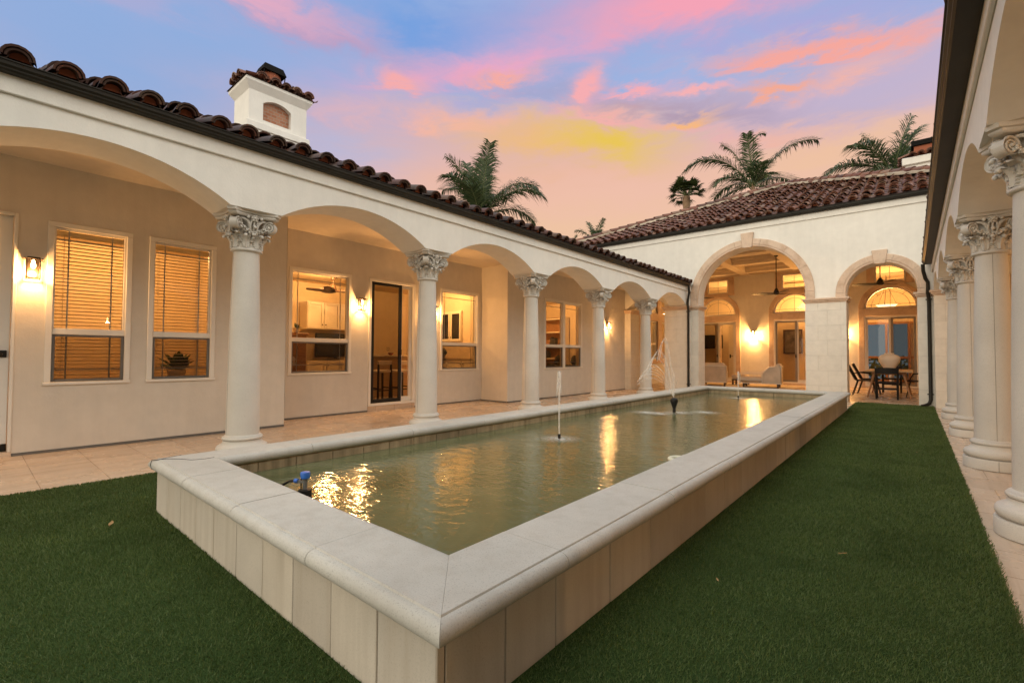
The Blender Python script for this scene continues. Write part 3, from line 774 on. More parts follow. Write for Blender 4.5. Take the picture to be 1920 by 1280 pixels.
# pump and float ring
t = thing('pond_pump', (-2.77, 1.345, WZ), 'small blue and black pond pump valve poking out of the front corner of the water', 'pump', world=False)
m = MB(); m.lathe([(.030, -.2), (.036, .0), (.039, .05), (.037, .056), (.028, .058)], n=20); m.build('float_base', M['black'], t)
m = MB(); m.lathe([(.013, .05), (.013, .112), (.018, .118), (.019, .125)], n=16); m.bar((0, 0, .102), (-.045, -.025, .102), .014); m.build('riser', M['greyplastic'], t)
m = MB(); m.lathe([(.020, .122), (.026, .126), (.028, .150), (.026, .160), (.010, .163)], n=18); m.build('cap', M['blue'], t)
m = MB(); m.tube([(-.042, -.023, .104), (-.062, -.034, .104)], .0135, 12); m.build('hose_coupling', M['blue'], t)
m = MB(); m.tube([(-.062, -.034, .104), (-.095, -.055, .098), (-.125, -.08, .075), (-.145, -.10, .03), (-.16, -.11, -.05)], .0075, 8); m.build('hose', M['black'], t)
m = MB(); m.tube([(-.026, -.012, .05), (-.026, -.012, .14)], .004, 8); m.ball((-.026, -.012, .145), .009); m.build('float_rod', M['black'], t)
m = MB(); rows = []
for i in range(33):
    a = 2 * pi * i / 32; rows.append([((.075 + .020 * cos(b)) * cos(a), (.075 + .020 * cos(b)) * sin(a), .012 + .017 * sin(b)) for b in [2 * pi * k / 10 for k in range(11)]])
m.grid(rows); o = m.build('float_ring', M['ring']); o.location = (-1.475, 3.86, WZ); tag(o, 'cream plastic ring floating beside the right hand coping', 'ring')
# dry leaves and crumbs on the turf and stone
LV = [(-3.83, .70, .028, .03), (-1.02, .20 + .6, .02, .01)]
spots = [(-3.78, .62, 'curled brown leaf on the turf close to the pool corner', .035), (-.62, 1.02, 'tan dry leaf on the turf at the front right', .022), (-.30, 3.1, 'pale scrap of leaf lying mid way along the right hand turf', .020), (.02, 6.9, 'pale scrap of leaf far along the right hand turf strip', .022), (-.72, 2.35, 'tiny pale leaf crumb on the turf beside the pool wall', .012)]
for x, y, lb, r in spots:
    m = MB(); rows = []
    for i in range(7):
        s = i / 6; wd = r * .36 * sin(pi * min(.97, s + .03)); rows.append([(r * (s - .5) * 2, k * wd, .006 + .35 * r * (abs(k) ** 2 * .6 + (s - .4) ** 2)) for k in (-1, -.4, .0, .4, 1)])
    m.grid(rows); o = m.build('fallen_leaf', M['leafdry']); o.location = (x, y, .034); o.rotation_euler = (U(-.3, .3), U(-.3, .3), U(0, 6)); tag(o, lb, 'leaf', 'dry leaves on the turf')

# ------------------------------------------------------------------ wings
def arcade(root, fx, ycols, yend, yneg, dW):
    ops = []; ys = ycols
    ys2 = [(a + .24, b - .24) for a, b in zip(ys, ys[1:])] + [(ys[-1] + .24, yend)]
    ops = [(a, b, 2.515, seg_arch(a, b, 2.515, .29)) for a, b in ys2]
    m = MB(); wall(m, 'y', fx(0), fx(.5), yneg, 13.82, 2.515, 3.175, ops); m.build('arcade_wall', M['white_wall'], root, ang=30)
    m = MB(); m.cbox(fx(-.028), fx(0), yneg, 13.79, 2.955, 3.150, .006); m.build('fascia', M['white_wall'], root)
    m = MB(); pr = [(.03, 3.085), (.090, 3.085), (.104, 3.096), (.106, 3.106), (.122, 3.120), (.126, 3.144), (.136, 3.146), (.136, 3.152), (.120, 3.152), (.114, 3.122), (.10, 3.104), (.04, 3.092), (.03, 3.152)]
    if fx(1) > fx(0): pr = [(d + .055 if d > .05 else d, z) for d, z in pr]      # the right eave overhangs a little further
    m.prism([(fx(-d), yneg, z) for d, z in pr], (0, 13.46 - yneg, 0))
    yy = yneg + 2
    m.build('gutter', M['gutter'], root, ang=25)
    for y in ycols:
        c = dup_part(proto_col, root, (fx(.25), y, 0))
    m = MB(); m.box(fx(.5), fx(dW + .0), yneg, 13.82, 3.175, 3.20); m.build('porch_ceiling', M['ceilingpaint'], root, smooth=False)
    # respond pier at the far end of the arcade
    m = MB(); m.box(fx(.0), fx(.66), yend, 13.805, 0, 2.42); m.build('pier', M['ashlar'], root, smooth=False)
    m = MB(); m.box(fx(.0), fx(.66), yend, 13.80, 2.545, 3.17) if False else None
    m = MB()
    for z0, z1, p in ((2.42, 2.452, .022), (2.452, 2.492, .048), (2.492, 2.535, .072)): m.cbox(fx(-p), fx(.66 + p), yend - p, 13.74, z0, z1, .007)
    m.build('impost', M['trim'], root)
    m = MB(); m.box(fx(.5), fx(.66), yend, 13.805, 2.535, 3.17); m.build('upper_pier', M['white_wall'], root, smooth=False)
    # roof
    th = math.atan(.36); sgn = fx(1) - fx(0); v = Vector((sgn * cos(th), 0, sin(th))); n = Vector((-sgn * sin(th), 0, cos(th)))
    e = Vector((fx(-.125 if fx(1) < fx(0) else -.135), yneg, 3.152 if fx(1) < fx(0) else 3.145)); Ht = 5.6
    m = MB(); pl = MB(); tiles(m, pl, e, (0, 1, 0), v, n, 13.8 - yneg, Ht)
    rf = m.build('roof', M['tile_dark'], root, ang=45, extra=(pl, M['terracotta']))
    m = MB(); a = e + v * .02 - n * .015; b = e + v * (Ht + .2) - n * .015; m.poly(a, a + Vector((0, 17.8 + 4 - 4 - (yneg + 4), 0)), b + Vector((0, 13.8 - yneg, 0)), b)
    m.poly(b, b + Vector((0, 13.8 - yneg, 0)), Vector((b.x + sgn * 5, 13.8, 3.2)), Vector((b.x + sgn * 5, yneg, 3.2)))
    m.poly((fx(.0), yneg, 3.17), (b.x, yneg, b.z), (b.x + sgn * 5, yneg, 3.2))
    m.build('roof_deck', M['roofdeck'], rf, (0, 0, 0), smooth=False)
    return rf
LF = lambda d: -4.93 - d
RF = lambda d: .36 + d
left = thing('arcade_wing', (-7.3, 5, 0), 'left wing with white arcade over five carved columns, lit windows and clay tile roof', 'building wing', 'arcaded wings along the court')
right = thing('arcade_wing', (2.0, 5, 0), 'right wing with close row of carved stone columns under a dark gutter', 'building wing', 'arcaded wings along the court')
ycl = [1.8599 + 2.3588 * i for i in range(-2, 5)]; ycr = [4.2684 + 2.4106 * i for i in range(-3, 4)]
roofL = arcade(left, LF, ycl, 13.5, -4, 2.93)
roofR = arcade(right, RF, ycr, 13.56, -4, 2.4)
for o in (proto_cap, proto_base, proto_col): bpy.data.objects.remove(o)
# left wing porch walls
X1, X2, X4 = -7.23, -7.86, -7.03
m = MB()
wall(m, 'y', X1, X1 - .2, -4, 3.166, .03, 3.175, [(-.62, .348, .03, 2.572), (.572, 1.312, .735, 2.55), (1.476, 2.218, .735, 2.55)])
m.poly((X1, 3.17, .03), (X2, 3.17, .03), (X2, 3.17, 3.175), (X1, 3.17, 3.175))
wall(m, 'y', X2, X2 - .2, 3.17, 8.06, .03, 3.175, [(3.485, 4.625, .735, 2.55), (4.99, 6.085, .03, 2.545), (6.77, 7.96, .735, 2.55)])
m.poly((X2, 8.06, .03), (X4, 8.06, .03), (X4, 8.06, 3.175), (X2, 8.06, 3.175))
wall(m, 'y', X4, X4 - .2, 8.064, 13.82, .03, 3.175, [(9.455, 11.225, .735, 2.53)])
m.build('porch_wall', M['tan_wall'], left, ang=30)
m = MB()
for q in ((X1 - .02, X1 + .008, .352, 3.165), (X2 - .02, X2 + .008, 3.18, 4.98), (X2 - .02, X2 + .008, 6.10, 8.045), (X4 - .02, X4 + .008, 8.08, 13.8), (X2 + .02, X4 - .03, 8.052, 8.075)):
    m = MB(); m.box(*q, 0, .028); m.build('weep_screed', M['darkframe'], left, smooth=False)
mk_window(left, lambda d: X1 - d, 0, .572, 1.312); mk_window(left, lambda d: X1 - d, 0, 1.476, 2.218)
mk_window(left, lambda d: X2 - d, 0, 3.485, 4.625); mk_window(left, lambda d: X2 - d, 0, 6.77, 7.96)
mk_window(left, lambda d: X4 - d, 0, 9.455, 11.225, zt=2.53, double=True)
mk_slider(left, lambda t, d, z: (X2 - d, t, z), 4.99, 6.085, .10, 2.545, .72, True, 'black', 'doormesh')
for q in ((X2 - .15, X2 + .005, 4.99, 6.085, .0, .10), (X1 - .15, X1 + .01, -.62, .348, 0, .05)): m = MB(); m.box(*q); m.build('threshold', M['paving'], left, smooth=False)
# entrance door at the far left
m = MB(); m.cbox(X1 - .10, X1 + .012, .318, .348, .05, 2.572, .005); m.cbox(X1 - .10, X1 + .02, -.62, -.56, .05, 2.572, .005); m.cbox(X1 - .10, X1 + .02, -.56, .318, 2.545, 2.572, .005); fr = m.build('entrance_door', M['vinyl'], left)
m = MB(); m.cbox(X1 - .10, X1 - .055, -.555, .314, .13, 2.54, .004)
for a, b in ((.25, 1.0), (1.12, 2.38)): 
    m.cbox(X1 - .056, X1 - .045, -.42, .12, a, b, .012)
m.build('door_leaf', M['door'], fr, (0, 0, 0)); m = MB(); m.box(X1 - .10, X1 - .05, -.555, .314, .055, .128); m.build('door_sweep', M['black'], fr, (0, 0, 0))
m = MB(); m.cbox(X1 - .055, X1 - .030, .225, .295, 1.04, 1.115, .004); m.tube([(X1 - .03, .26, 1.075), (X1 + .01, .26, 1.075), (X1 + .012, .13, 1.075)], .009, 8); m.build('handle', M['black'], fr, (0, 0, 0))
# rooms behind the porch (five-sided shells open to the windows)
def room(root, x0, x1, y0, y1, zc, open_, mat='interior', floor='palewood'):
    m = MB(); z0 = .015
    m.poly((x0, y0, zc), (x1, y0, zc), (x1, y1, zc), (x0, y1, zc))
    if open_ != 'x1': m.poly((x1, y0, z0), (x1, y1, z0), (x1, y1, zc), (x1, y0, zc))
    if open_ != 'x0': m.poly((x0, y0, z0), (x0, y1, z0), (x0, y1, zc), (x0, y0, zc))
    if open_ != 'y0': m.poly((x0, y0, z0), (x1, y0, z0), (x1, y0, zc), (x0, y0, zc))
    if open_ != 'y1': m.poly((x0, y1, z0), (x1, y1, z0), (x1, y1, zc), (x0, y1, zc))
    o = m.build('room_wall', M[mat], root, smooth=False)
    m = MB(); m.poly((x0, y0, z0), (x1, y0, z0), (x1, y1, z0), (x0, y1, z0)); m.build('room_floor', M[floor], root, smooth=False)
room(left, -10.7, -7.43, -2.5, 3.0, 2.95, 'x1')
room(left, -12.0, -8.06, 3.22, 8.95, 2.95, 'x1', floor='paving')
room(left, -10.4, -7.23, 9.05, 13.62, 2.9, 'x1')
# chimney
m = MB(); cx0, cx1, cy0, cy1 = -9.17, -8.5, 3.04, 4.03
wall(m, 'y', cx1, cx1 - .10, cy0, cy1, 4.3, 5.64, [(3.27, 3.745, 5.13, seg_arch(3.27, 3.745, 5.43, .085))])
m.box(cx0, cx1 - .101, cy0 + .001, cy1 - .001, 4.3, 5.64)
m.cbox(cx0 - .05, cx1 + .05, cy0 - .05, cy1 + .05, 4.93, 5.05, .008); m.cbox(cx0 - .025, cx1 + .025, cy0 - .025, cy1 + .025, 4.89, 4.93, .004)
a, b = 5.60, 5.77
lo = [(cx0, cy0, a), (cx1, cy0, a), (cx1, cy1, a), (cx0, cy1, a)]; mid = [(x + sx * .075, y + sy * .075, 5.72) for (x, y, z), (sx, sy) in zip(lo, ((-1, -1), (1, -1), (1, 1), (-1, 1)))]; hi = [(x, y, b) for x, y, z in mid]
m.add(lo + mid + hi, [(i, (i + 1) % 4, 4 + (i + 1) % 4, 4 + i) for i in range(4)] + [(4 + i, 4 + (i + 1) % 4, 8 + (i + 1) % 4, 8 + i) for i in range(4)] + [(8, 9, 10, 11)])
ch = m.build('chimney', M['white_wall'], left, ang=30)
m = MB(); m.box(cx1 - .099, cx1 - .085, 3.26, 3.755, 5.12, 5.53); m.build('brick_recess', M['brick'], ch, (0, 0, 0), smooth=False)
m = MB(); pl = MB(); cxm, cym = (cx0 + cx1) / 2, (cy0 + cy1) / 2; sl = .2; th = math.atan(sl)
for ux, uy, half_u, half_v in ((0, 1, (cy1 - cy0) / 2 + .12, (cx1 - cx0) / 2 + .12), (1, 0, (cx1 - cx0) / 2 + .12, (cy1 - cy0) / 2 + .12)):
    for s in (-1, 1):
        u = Vector((ux, uy, 0)); inn = Vector((uy, ux, 0)) * (-s); e = Vector((cxm, cym, 5.775)) - inn * half_v - u * half_u
        v = inn * cos(th) + Vector((0, 0, sin(th))); n = Vector((0, 0, cos(th))) - inn * sin(th)
        Lu = 2 * half_u
        tiles(m, pl, e, u, v, n, Lu + .01, half_v / cos(th), (lambda uc, vc, Lu=Lu: vc * .95 < min(uc, Lu - uc) - .01), pitch=Lu / max(1, round(Lu / .165)) if False else .2, expo=.22)
tc = m.build('tile_cap', M['tile'], ch, (0, 0, 0), ang=45)
m = MB(); m.add([(cx0 - .1, cy0 - .1, 5.772), (cx1 + .1, cy0 - .1, 5.772), (cx1 + .1, cy1 + .1, 5.772), (cx0 - .1, cy1 + .1, 5.772), (cxm, cym, 5.86)], [(0, 1, 4), (1, 2, 4), (2, 3, 4), (3, 0, 4)]); m.build('cap_bed', M['roofdeck'], ch, (0, 0, 0), smooth=False)
m = MB(); m.lathe([(.17, 5.75), (.165, 6.08), (.15, 6.1)], (cxm + .1, cym - .06, 0), 20); m.build('flue_pot', M['terracotta'], ch, (0, 0, 0))
m = MB(); fx_, fy_ = cxm + .1, cym - .06
r = .20; z = 6.08
m.prism([(fx_ - r, fy_ - r, z + .02), (fx_ + r, fy_ - r, z + .02), (fx_ + r * .8, fy_ - r * .8 , z + .13), (fx_ - r * .8, fy_ - r * .8, z + .13)], (0, .001, 0)) if False else None
q0 = [(fx_ + sx * r, fy_ + sy * r, z) for sx, sy in ((-1, -1), (1, -1), (1, 1), (-1, 1))]; q1 = [(fx_ + sx * r * .78, fy_ + sy * r * .78, z + .13) for sx, sy in ((-1, -1), (1, -1), (1, 1), (-1, 1))]
m.add(q0 + q1, [(0, 1, 2, 3), (4, 5, 6, 7)] + [(i, (i + 1) % 4, 4 + (i + 1) % 4, 4 + i) for i in range(4)])
for sx, sy in ((-1, -1), (1, -1), (1, 1), (-1, 1)): m.bar((fx_ + sx * r * .9, fy_ + sy * r * .9, z), (fx_ + sx * r * .85, fy_ + sy * r * .85, z - .14), .014)
m.build('flue_cap', M['soot'], ch, (0, 0, 0))
# right wing porch wall
m = MB(); wall(m, 'y', 2.66, 2.86, -4, 13.82, 0, 3.175, []); m.build('porch_wall', M['tan_wall'], right)

# ------------------------------------------------------------------ pavilion at the far end
pav = thing('pavilion', (-3.5, 17, 0), 'tall cream pavilion closing the court, two stone arches under a hipped clay tile roof', 'building')
YF, YB, YR = 13.82, 14.33, 20.6
big = (-4.72, -2.05, 2.73, 1.335); sml = (-1.216, .10, 2.63, .658)
m = MB(); ops = [(-6.98, -5.59, 0, seg_arch(-6.98, -5.59, 2.56, .3)), (big[0], big[1], 0, semi((big[0] + big[1]) / 2, big[3], big[2])), (sml[0], sml[1], 0, semi((sml[0] + sml[1]) / 2, sml[3], sml[2])), (1.02, 2.5, 0, seg_arch(1.02, 2.5, 2.56, .3))]
wall(m, 'x', YF, YB, -9.6, 2.65, 0, 4.72, ops); 
m.box(-9.6, -9.4, YB, 26, 0, 4.72); m.box(2.45, 2.65, YB, 26, 0, 4.72); m.box(-9.4, 2.45, 25.8, 26, 0, 4.72)
m.build('wall', M['white_wall'], pav, ang=25)
m = MB(); m.cbox(-9.6, 2.65, YF - .028, YF, 4.545, 4.76, .006); m.build('fascia', M['white_wall'], pav)
m = MB(); pr = [(.03, 4.700), (.095, 4.700), (.110, 4.712), (.112, 4.724), (.130, 4.740), (.134, 4.774), (.146, 4.776), (.146, 4.783), (.128, 4.783), (.122, 4.743), (.105, 4.722), (.04, 4.708), (.03, 4.783)]
m.prism([(-9.7, YF - d, z) for d, z in pr], (12.35, 0, 0)); m.build('gutter', M['gutter'], pav, ang=25)
for a, b in ((-4.93, big[0]), (big[1], sml[0]), (sml[1], .36)):
    m = MB(); m.box(a - (.0 if a < -4.9 else .010), b + (.0 if b > .3 else .010), YF - .012, YB + .012, 0, 2.42); m.build('pier', M['ashlar'], pav, smooth=False)
    m = MB()
    for z0, z1, p in ((2.42, 2.452, .024), (2.452, 2.492, .050), (2.492, 2.538, .078)): m.cbox(a - (.0 if a < -4.9 else p), b + (.0 if b > .3 else p), YF - p, YB + p, z0, z1, .007)
    m.build('impost', M['trim'], pav)
def archtrim(root, cx, rin, rout, zs, zbot, yf, depth, nv, key, proj=.0, yin=None):
    m = MB()
    def blk(a0, a1):
        n = 6; f = []; bk = []
        A = [a0 + (a1 - a0) * i / n for i in range(n + 1)]
        for rr, yy in ((rin, yf + depth), (rin, yf + .012), (rin + .012, yf), (rin + .052, yf), (rin + .058, yf - .012), (rout - .012, yf - .012), (rout, yf), (rout, yf + depth)):
            f.append([(cx + rr * cos(a), yy, zs + rr * sin(a)) for a in A])
        m.grid(f); m.poly(*[r[0] for r in f]); m.poly(*[r[-1] for r in f][::-1])
    g = .0022
    for i in range(nv):
        a0 = pi * i / nv; a1 = pi * (i + 1) / nv; blk(a0 + g, a1 - g)
    if zs - zbot > .01:
        for s in (-1, 1):
            x0, x1 = sorted((cx + s * rin, cx + s * rout)); m.cbox(x0, x1, yf, yf + depth, zbot, zs - .003, .006)
            xx = sorted((cx + s * (rin + .058), cx + s * rout)); m.cbox(xx[0], xx[1], yf - .012, yf, zbot, zs - .003, .005)
    o = m.build('arch_trim', M['trim'], root, ang=30)
    if key:
        m = MB(); zb = zs + rin - .035; zt = zs + rin + key[1]; w0, w1 = key[0], key[0] * 1.42
        m.prism([(cx - w0, yf - .045, zb), (cx + w0, yf - .045, zb), (cx + w1, yf - .045, zt), (cx - w1, yf - .045, zt)], (0, depth + .03, 0)); k = m.build('keystone', M['trim'], o, (0, 0, 0), smooth=False)
        bv = k.modifiers.new('b', 'BEVEL'); bv.width = .012; bv.segments = 2
archtrim(pav, (big[0] + big[1]) / 2, big[3] - .002, big[3] + .205, big[2], 2.54, YF - .035, .06, 7, (.115, .375))
archtrim(pav, (sml[0] + sml[1]) / 2, sml[3] - .002, sml[3] + .195, sml[2], 2.54, YF - .035, .06, 5, (.105, .29))
# downpipes in the two corners
for x, s, nm in ((-4.86, -1, 'l'), (.285, 1, 'r')):
    m = MB(); yw = YF - .05
    if s < 0: pts = [(-4.83, 13.38, 3.09), (-4.825, 13.38, 2.97), (-4.83, 13.42, 2.90), (-4.87, 13.43, 2.70), (-4.88, 13.44, 2.62), (-4.88, 13.44, 2.54), (-4.865, 13.42, 2.46), (-4.865, 13.44, 2.40), (-4.875, 13.46, .05)]
    else: pts = [(.19, 13.38, 3.09), (.195, 13.40, 2.95), (.23, 13.55, 2.80), (.27, 13.60, 2.72), (.27, 13.60, 2.60), (.265, 13.62, 2.5), (.28, 13.72, 2.40), (.285, 13.75, 2.3), (.285, 13.75, .16), (.26, 13.71, .08), (.18, 13.62, .035), (.14, 13.57, .03)]
    m.tube(pts, .034, 12)
    for z in (2.36, .28): m.box(pts[-1][0] * 0 + (pts[-4][0] if s > 0 else -4.87) - .055, (pts[-4][0] if s > 0 else -4.87) + .055, (13.75 if s > 0 else 13.45) - .008, (13.75 if s > 0 else 13.45) + .035, z - .012, z + .012)
    m.build('downpipe', M['gutter'], left if s < 0 else right)
# hipped roof
ax, ay, hf = -3.5, 19.82, 6.1
tn = .427; th = math.atan(tn); ez = 4.815
m = MB(); pl = MB()
for ux, uy, s in ((1, 0, -1), (0, 1, -1), (0, 1, 1), (1, 0, 1)):
    u = Vector((ux, uy, 0)); inn = Vector((uy, ux, 0)) * (-s); e = Vector((ax, ay, ez)) - inn * hf - u * hf
    v = inn * cos(th) + Vector((0, 0, sin(th))); n = Vector((0, 0, cos(th))) - inn * sin(th)
    tiles(m, pl, e, u, v, n, 2 * hf, hf / cos(th), lambda uc, vc: vc * cos(th) < min(uc, 2 * hf - uc) + .02)
rf = m.build('roof', M['tile'], pav, ang=45, extra=(pl, M['terracotta']))
m = MB(); q = [(ax - hf, ay - hf, ez - .01), (ax + hf, ay - hf, ez - .01), (ax + hf, ay + hf, ez - .01), (ax - hf, ay + hf, ez - .01), (ax, ay, ez + hf * tn - .01)]
m.add(q, [(0, 1, 4), (1, 2, 4), (2, 3, 4), (3, 0, 4)]); m.build('roof_deck', M['roofdeck'], rf, (0, 0, 0), smooth=False)
m = MB(); mo = MB()
for sx, sy in ((-1, -1), (1, -1), (-1, 1), (1, 1)): ridge(m, mo, (ax + sx * hf, ay + sy * hf, ez + .06), (ax, ay, ez + hf * tn + .06))
m.build('hip_tile', M['tile'], rf, (0, 0, 0), ang=45); mo.build('hip_mortar', M['mortar'], rf, (0, 0, 0))
# far chimney at the right
m = MB(); x0, x1, y0, y1 = -.10, 1.25, 20.0, 20.9; m.box(x0, x1, y0, y1, 5.6, 7.38); m.cbox(x0 - .09, x1 + .09, y0 - .09, y1 + .09, 7.36, 7.6, .02); ch = m.build('chimney', M['white_wall'], pav)
m = MB(); pl = MB(); 
for ux, uy, hu, hv in ((1, 0, (x1 - x0) / 2 + .16, (y1 - y0) / 2 + .16), (0, 1, (y1 - y0) / 2 + .16, (x1 - x0) / 2 + .16)):
    for s in (-1, 1):
        u = Vector((ux, uy, 0)); inn = Vector((uy, ux, 0)) * (-s); e = Vector(((x0 + x1) / 2, (y0 + y1) / 2, 7.61)) - inn * hv - u * hu
        v = inn * cos(th) + Vector((0, 0, sin(th))); n = Vector((0, 0, cos(th))) - inn * sin(th)
        tiles(m, pl, e, u, v, n, 2 * hu, hv / cos(th), lambda uc, vc, hu=hu: vc * .95 < min(uc, 2 * hu - uc) - .01, pitch=.22, expo=.25)
m.build('tile_cap', M['tile'], ch, (0, 0, 0), ang=45)
m = MB(); m.box(.12, .7, 20.15, 20.6, 7.6, 8.02); m.build('flue_pot', M['terracotta'], ch, (0, 0, 0)); m = MB(); m.cbox(.05, .78, 20.08, 20.7, 8.0, 8.17, .01); m.build('flue_cap', M['soot'], ch, (0, 0, 0))
# loggia: rear wall with three arched door bays, end wall, coffered ceiling
bays = [(-6.21, .70, 'a'), (-3.42, .71, 'b'), (-.565, .72, 'c')]
m = MB(); ops = []
for cx, r, k in bays:
    ops += [(cx - r, cx + r, 0, semi(cx, r, 2.78)), (cx - .42, cx + .42, 3.69, 4.27)]
wall(m, 'x', YR, YR + .2, -7.6, 2.45, 0, 4.38, ops); m.build('loggia_wall', M['white_wall'], pav, ang=25)
for cx, r, k in bays:
    m = MB(); hw = r + .165
    for s in (-1, 1):
        a, b = sorted((cx + s * r, cx + s * hw)); m.cbox(a, b, YR - .05, YR + .05, 0, 2.77, .006)
    m.cbox(cx - r, cx + r, YR - .05, YR + .05, 2.50, 2.76, .006)
    # surround of the little square window: a panel with its opening
    P_ = []
    for a, b, c, e in ((cx - .64, cx - .42, 3.60, 4.40), (cx + .42, cx + .64, 3.60, 4.40), (cx - .42, cx + .42, 3.55, 3.69), (cx - .42, cx + .42, 4.27, 4.40)): m.cbox(a, b, YR - .05, YR + .02, c, e, .005)
    m.build('door_surround', M['trim'], pav)
    archtrim(pav, cx, r - .002, hw, 2.78, 2.78, YR - .05, .07, 5, None)
    m = MB(); n = 24
    def ringstrip(ra, rb, y0, y1):
        A = [pi * i / n for i in range(n + 1)]
        m.grid([[(cx + rr * cos(a), yy, 2.80 + rr * sin(a)) for a in A] for rr, yy in ((ra, y1), (ra, y0), (rb, y0), (rb, y1))])
    ringstrip(r - .06, r, YR + .03, YR + .09); m.cbox(cx - r, cx + r, YR + .03, YR + .09, 2.76, 2.82, .005)
    tr = m.build('arched_window', M['vinyl'], pav)
    m = MB(); A = [pi * i / n for i in range(n + 1)]
    m.tube([(cx + (r - .20) * cos(a), YR + .05, 2.82 + (r - .20) * sin(a)) for a in A], .007, 6); m.box(cx - .006, cx + .006, YR + .045, YR + .055, 2.82, 2.80 + r - .05); m.box(cx - r + .05, cx + r - .05, YR + .045, YR + .055, 2.895, 2.907)
    for a in (pi * .28, pi * .72): m.bar((cx + (r - .2) * cos(a), YR + .05, 2.82 + (r - .2) * sin(a)), (cx + (r - .05) * cos(a), YR + .05, 2.82 + (r - .05) * sin(a)), .012)
    m.build('muntin', M['darkframe'], tr, (0, 0, 0))
    m = MB(); m.poly(*([(cx + (r - .05) * cos(a), YR + .06, 2.80 + (r - .05) * sin(a)) for a in A])); m.build('pane', M['glass'], tr, (0, 0, 0), smooth=False)
    m = MB(); 
    for a, b, c, e in ((cx - .42, cx - .37, 3.69, 4.27), (cx + .37, cx + .42, 3.69, 4.27), (cx - .37, cx + .37, 3.69, 3.74), (cx - .37, cx + .37, 4.22, 4.27)): m.cbox(a, b, YR + .0, YR + .08, c, e, .004)
    sq = m.build('square_window', M['vinyl'], pav)
    m = MB(); m.box(cx - .006, cx + .006, YR + .03, YR + .04, 3.74, 4.22); m.box(cx - .37, cx + .37, YR + .03, YR + .04, 3.96, 3.972); m.build('muntin', M['darkframe'], sq, (0, 0, 0))
    m = MB(); m.poly((cx - .37, YR + .05, 3.74), (cx + .37, YR + .05, 3.74), (cx + .37, YR + .05, 4.22), (cx - .37, YR + .05, 4.22)); m.build('pane', M['glass'], sq, (0, 0, 0), smooth=False)
    mk_slider(pav, lambda t, d, z: (t, YR + d, z), cx - r, cx + r, .06, 2.50, {'a': .5, 'b': .56, 'c': .5}[k], k != 'c', 'greyframe', 'mesh')
    m = MB(); m.box(cx - r, cx + r, YR - .02, YR + .1, 0, .06); m.build('threshold', M['paving'], pav, smooth=False)
m = MB(); wall(m, 'y', -7.6, -7.8, YB, YR, 0, 4.38, [(14.72, 15.86, .0, 2.5), (16.85, 17.62, .92, 2.42), (18.02, 20.1, .92, 2.42), (16.85, 17.62, 2.72, 3.5), (18.02, 20.1, 2.72, 3.5)])
m.build('loggia_end_wall', M['white_wall'], pav, ang=25)
mk_slider(pav, lambda t, d, z: (-7.6 - d, t, z), 14.72, 15.86, .05, 2.50, .5, False, 'greyframe', 'doormesh')
m = MB()
for a, b, c, e in ((15.86, 16.05, 0, 2.72), (16.65, 16.85, .80, 3.6), (17.62, 18.02, .80, 3.6), (20.1, 20.3, .8, 3.6), (16.85, 17.62, 2.42, 2.72), (18.02, 20.1, 2.42, 2.72), (16.85, 17.62, .78, .92), (18.02, 20.1, .78, .92), (14.53, 14.72, 0, 2.72), (14.72, 15.86, 2.5, 2.72)): m.cbox(-7.7, -7.55, a, b, c, e, .006)
m.build('door_surround', M['trim'], pav)
for a, b, c, e in ((16.85, 17.62, .92, 2.42), (18.02, 20.1, .92, 2.42), (18.02, 20.1, 2.72, 3.5), (16.85, 17.62, 2.72, 3.5)):
    m = MB(); w = .05
    for q in ((a, a + w, c, e), (b - w, b, c, e), (a + w, b - w, c, c + w), (a + w, b - w, e - w, e)): m.cbox(-7.70, -7.62, q[0], q[1], q[2], q[3], .004)
    if e < 2.5 and b - a < 1: m.cbox(-7.70, -7.62, a + w, b - w, 1.5, 1.56, .004)
    wo = m.build('window', M['vinyl'], pav); m = MB(); m.poly((-7.66, a, c), (-7.66, b, c), (-7.66, b, e), (-7.66, a, e)); m.build('pane', M['glass'], wo, (0, 0, 0), smooth=False)
    m = MB(); m.box(-7.665, -7.655, a + .16, a + .172, c, e); m.box(-7.665, -7.655, b - .172, b - .16, c, e); m.build('muntin', M['darkframe'], wo, (0, 0, 0), smooth=False)
m = MB(); m.box(-7.8, 2.45, YB, YR, 4.62, 4.66); m.build('loggia_ceiling', M['ceilingpaint'], pav, smooth=False)
m = MB()
for i in range(6): x = -7.0 + 1.86 * i; m.cbox(x - .16, x + .16, YB, YR, 4.38, 4.62, .01); 
for j in range(4): 
    y = 14.6 + 1.85 * j
    for i in range(7):
        a = -7.8 if i == 0 else -7.0 + 1.86 * (i - 1) + .16; b = 2.45 if i == 6 else -7.0 + 1.86 * i - .16
        m.cbox(a, b, y - .16, y + .16, 4.381, 4.619, .01)
        m.cbox(a, b, y + .16, y + .24, 4.50, 4.619, .006); m.cbox(a, b, y - .24, y - .16, 4.50, 4.619, .006)
m.box(-7.75, 2.4, YR - .10, YR - .0, 4.36, 4.46)
m.build('ceiling_beam', M['ceilingpaint'], pav)
# stone pilaster and imposts where the left porch opens into the loggia
m = MB(); m.box(X4 - .02, X4 + .20, 13.80, 14.42, 0, 2.42); m.build('pier', M['ashlar'], pav, smooth=False)
m = MB()
for z0, z1, p in ((2.42, 2.452, .022), (2.452, 2.492, .048), (2.492, 2.535, .07)): m.cbox(X4 - .02, X4 + .20 + p, 13.80 - p, 14.42 + p, z0, z1, .007)
m.build('impost', M['trim'], pav)
room(pav, -9.4, 1.6, YR + .2, 24.4, 4.3, 'y0', floor='palewood')
room(pav, -10.6, -7.8, 14.4, 20.5, 3.6, 'x1', floor='palewood')

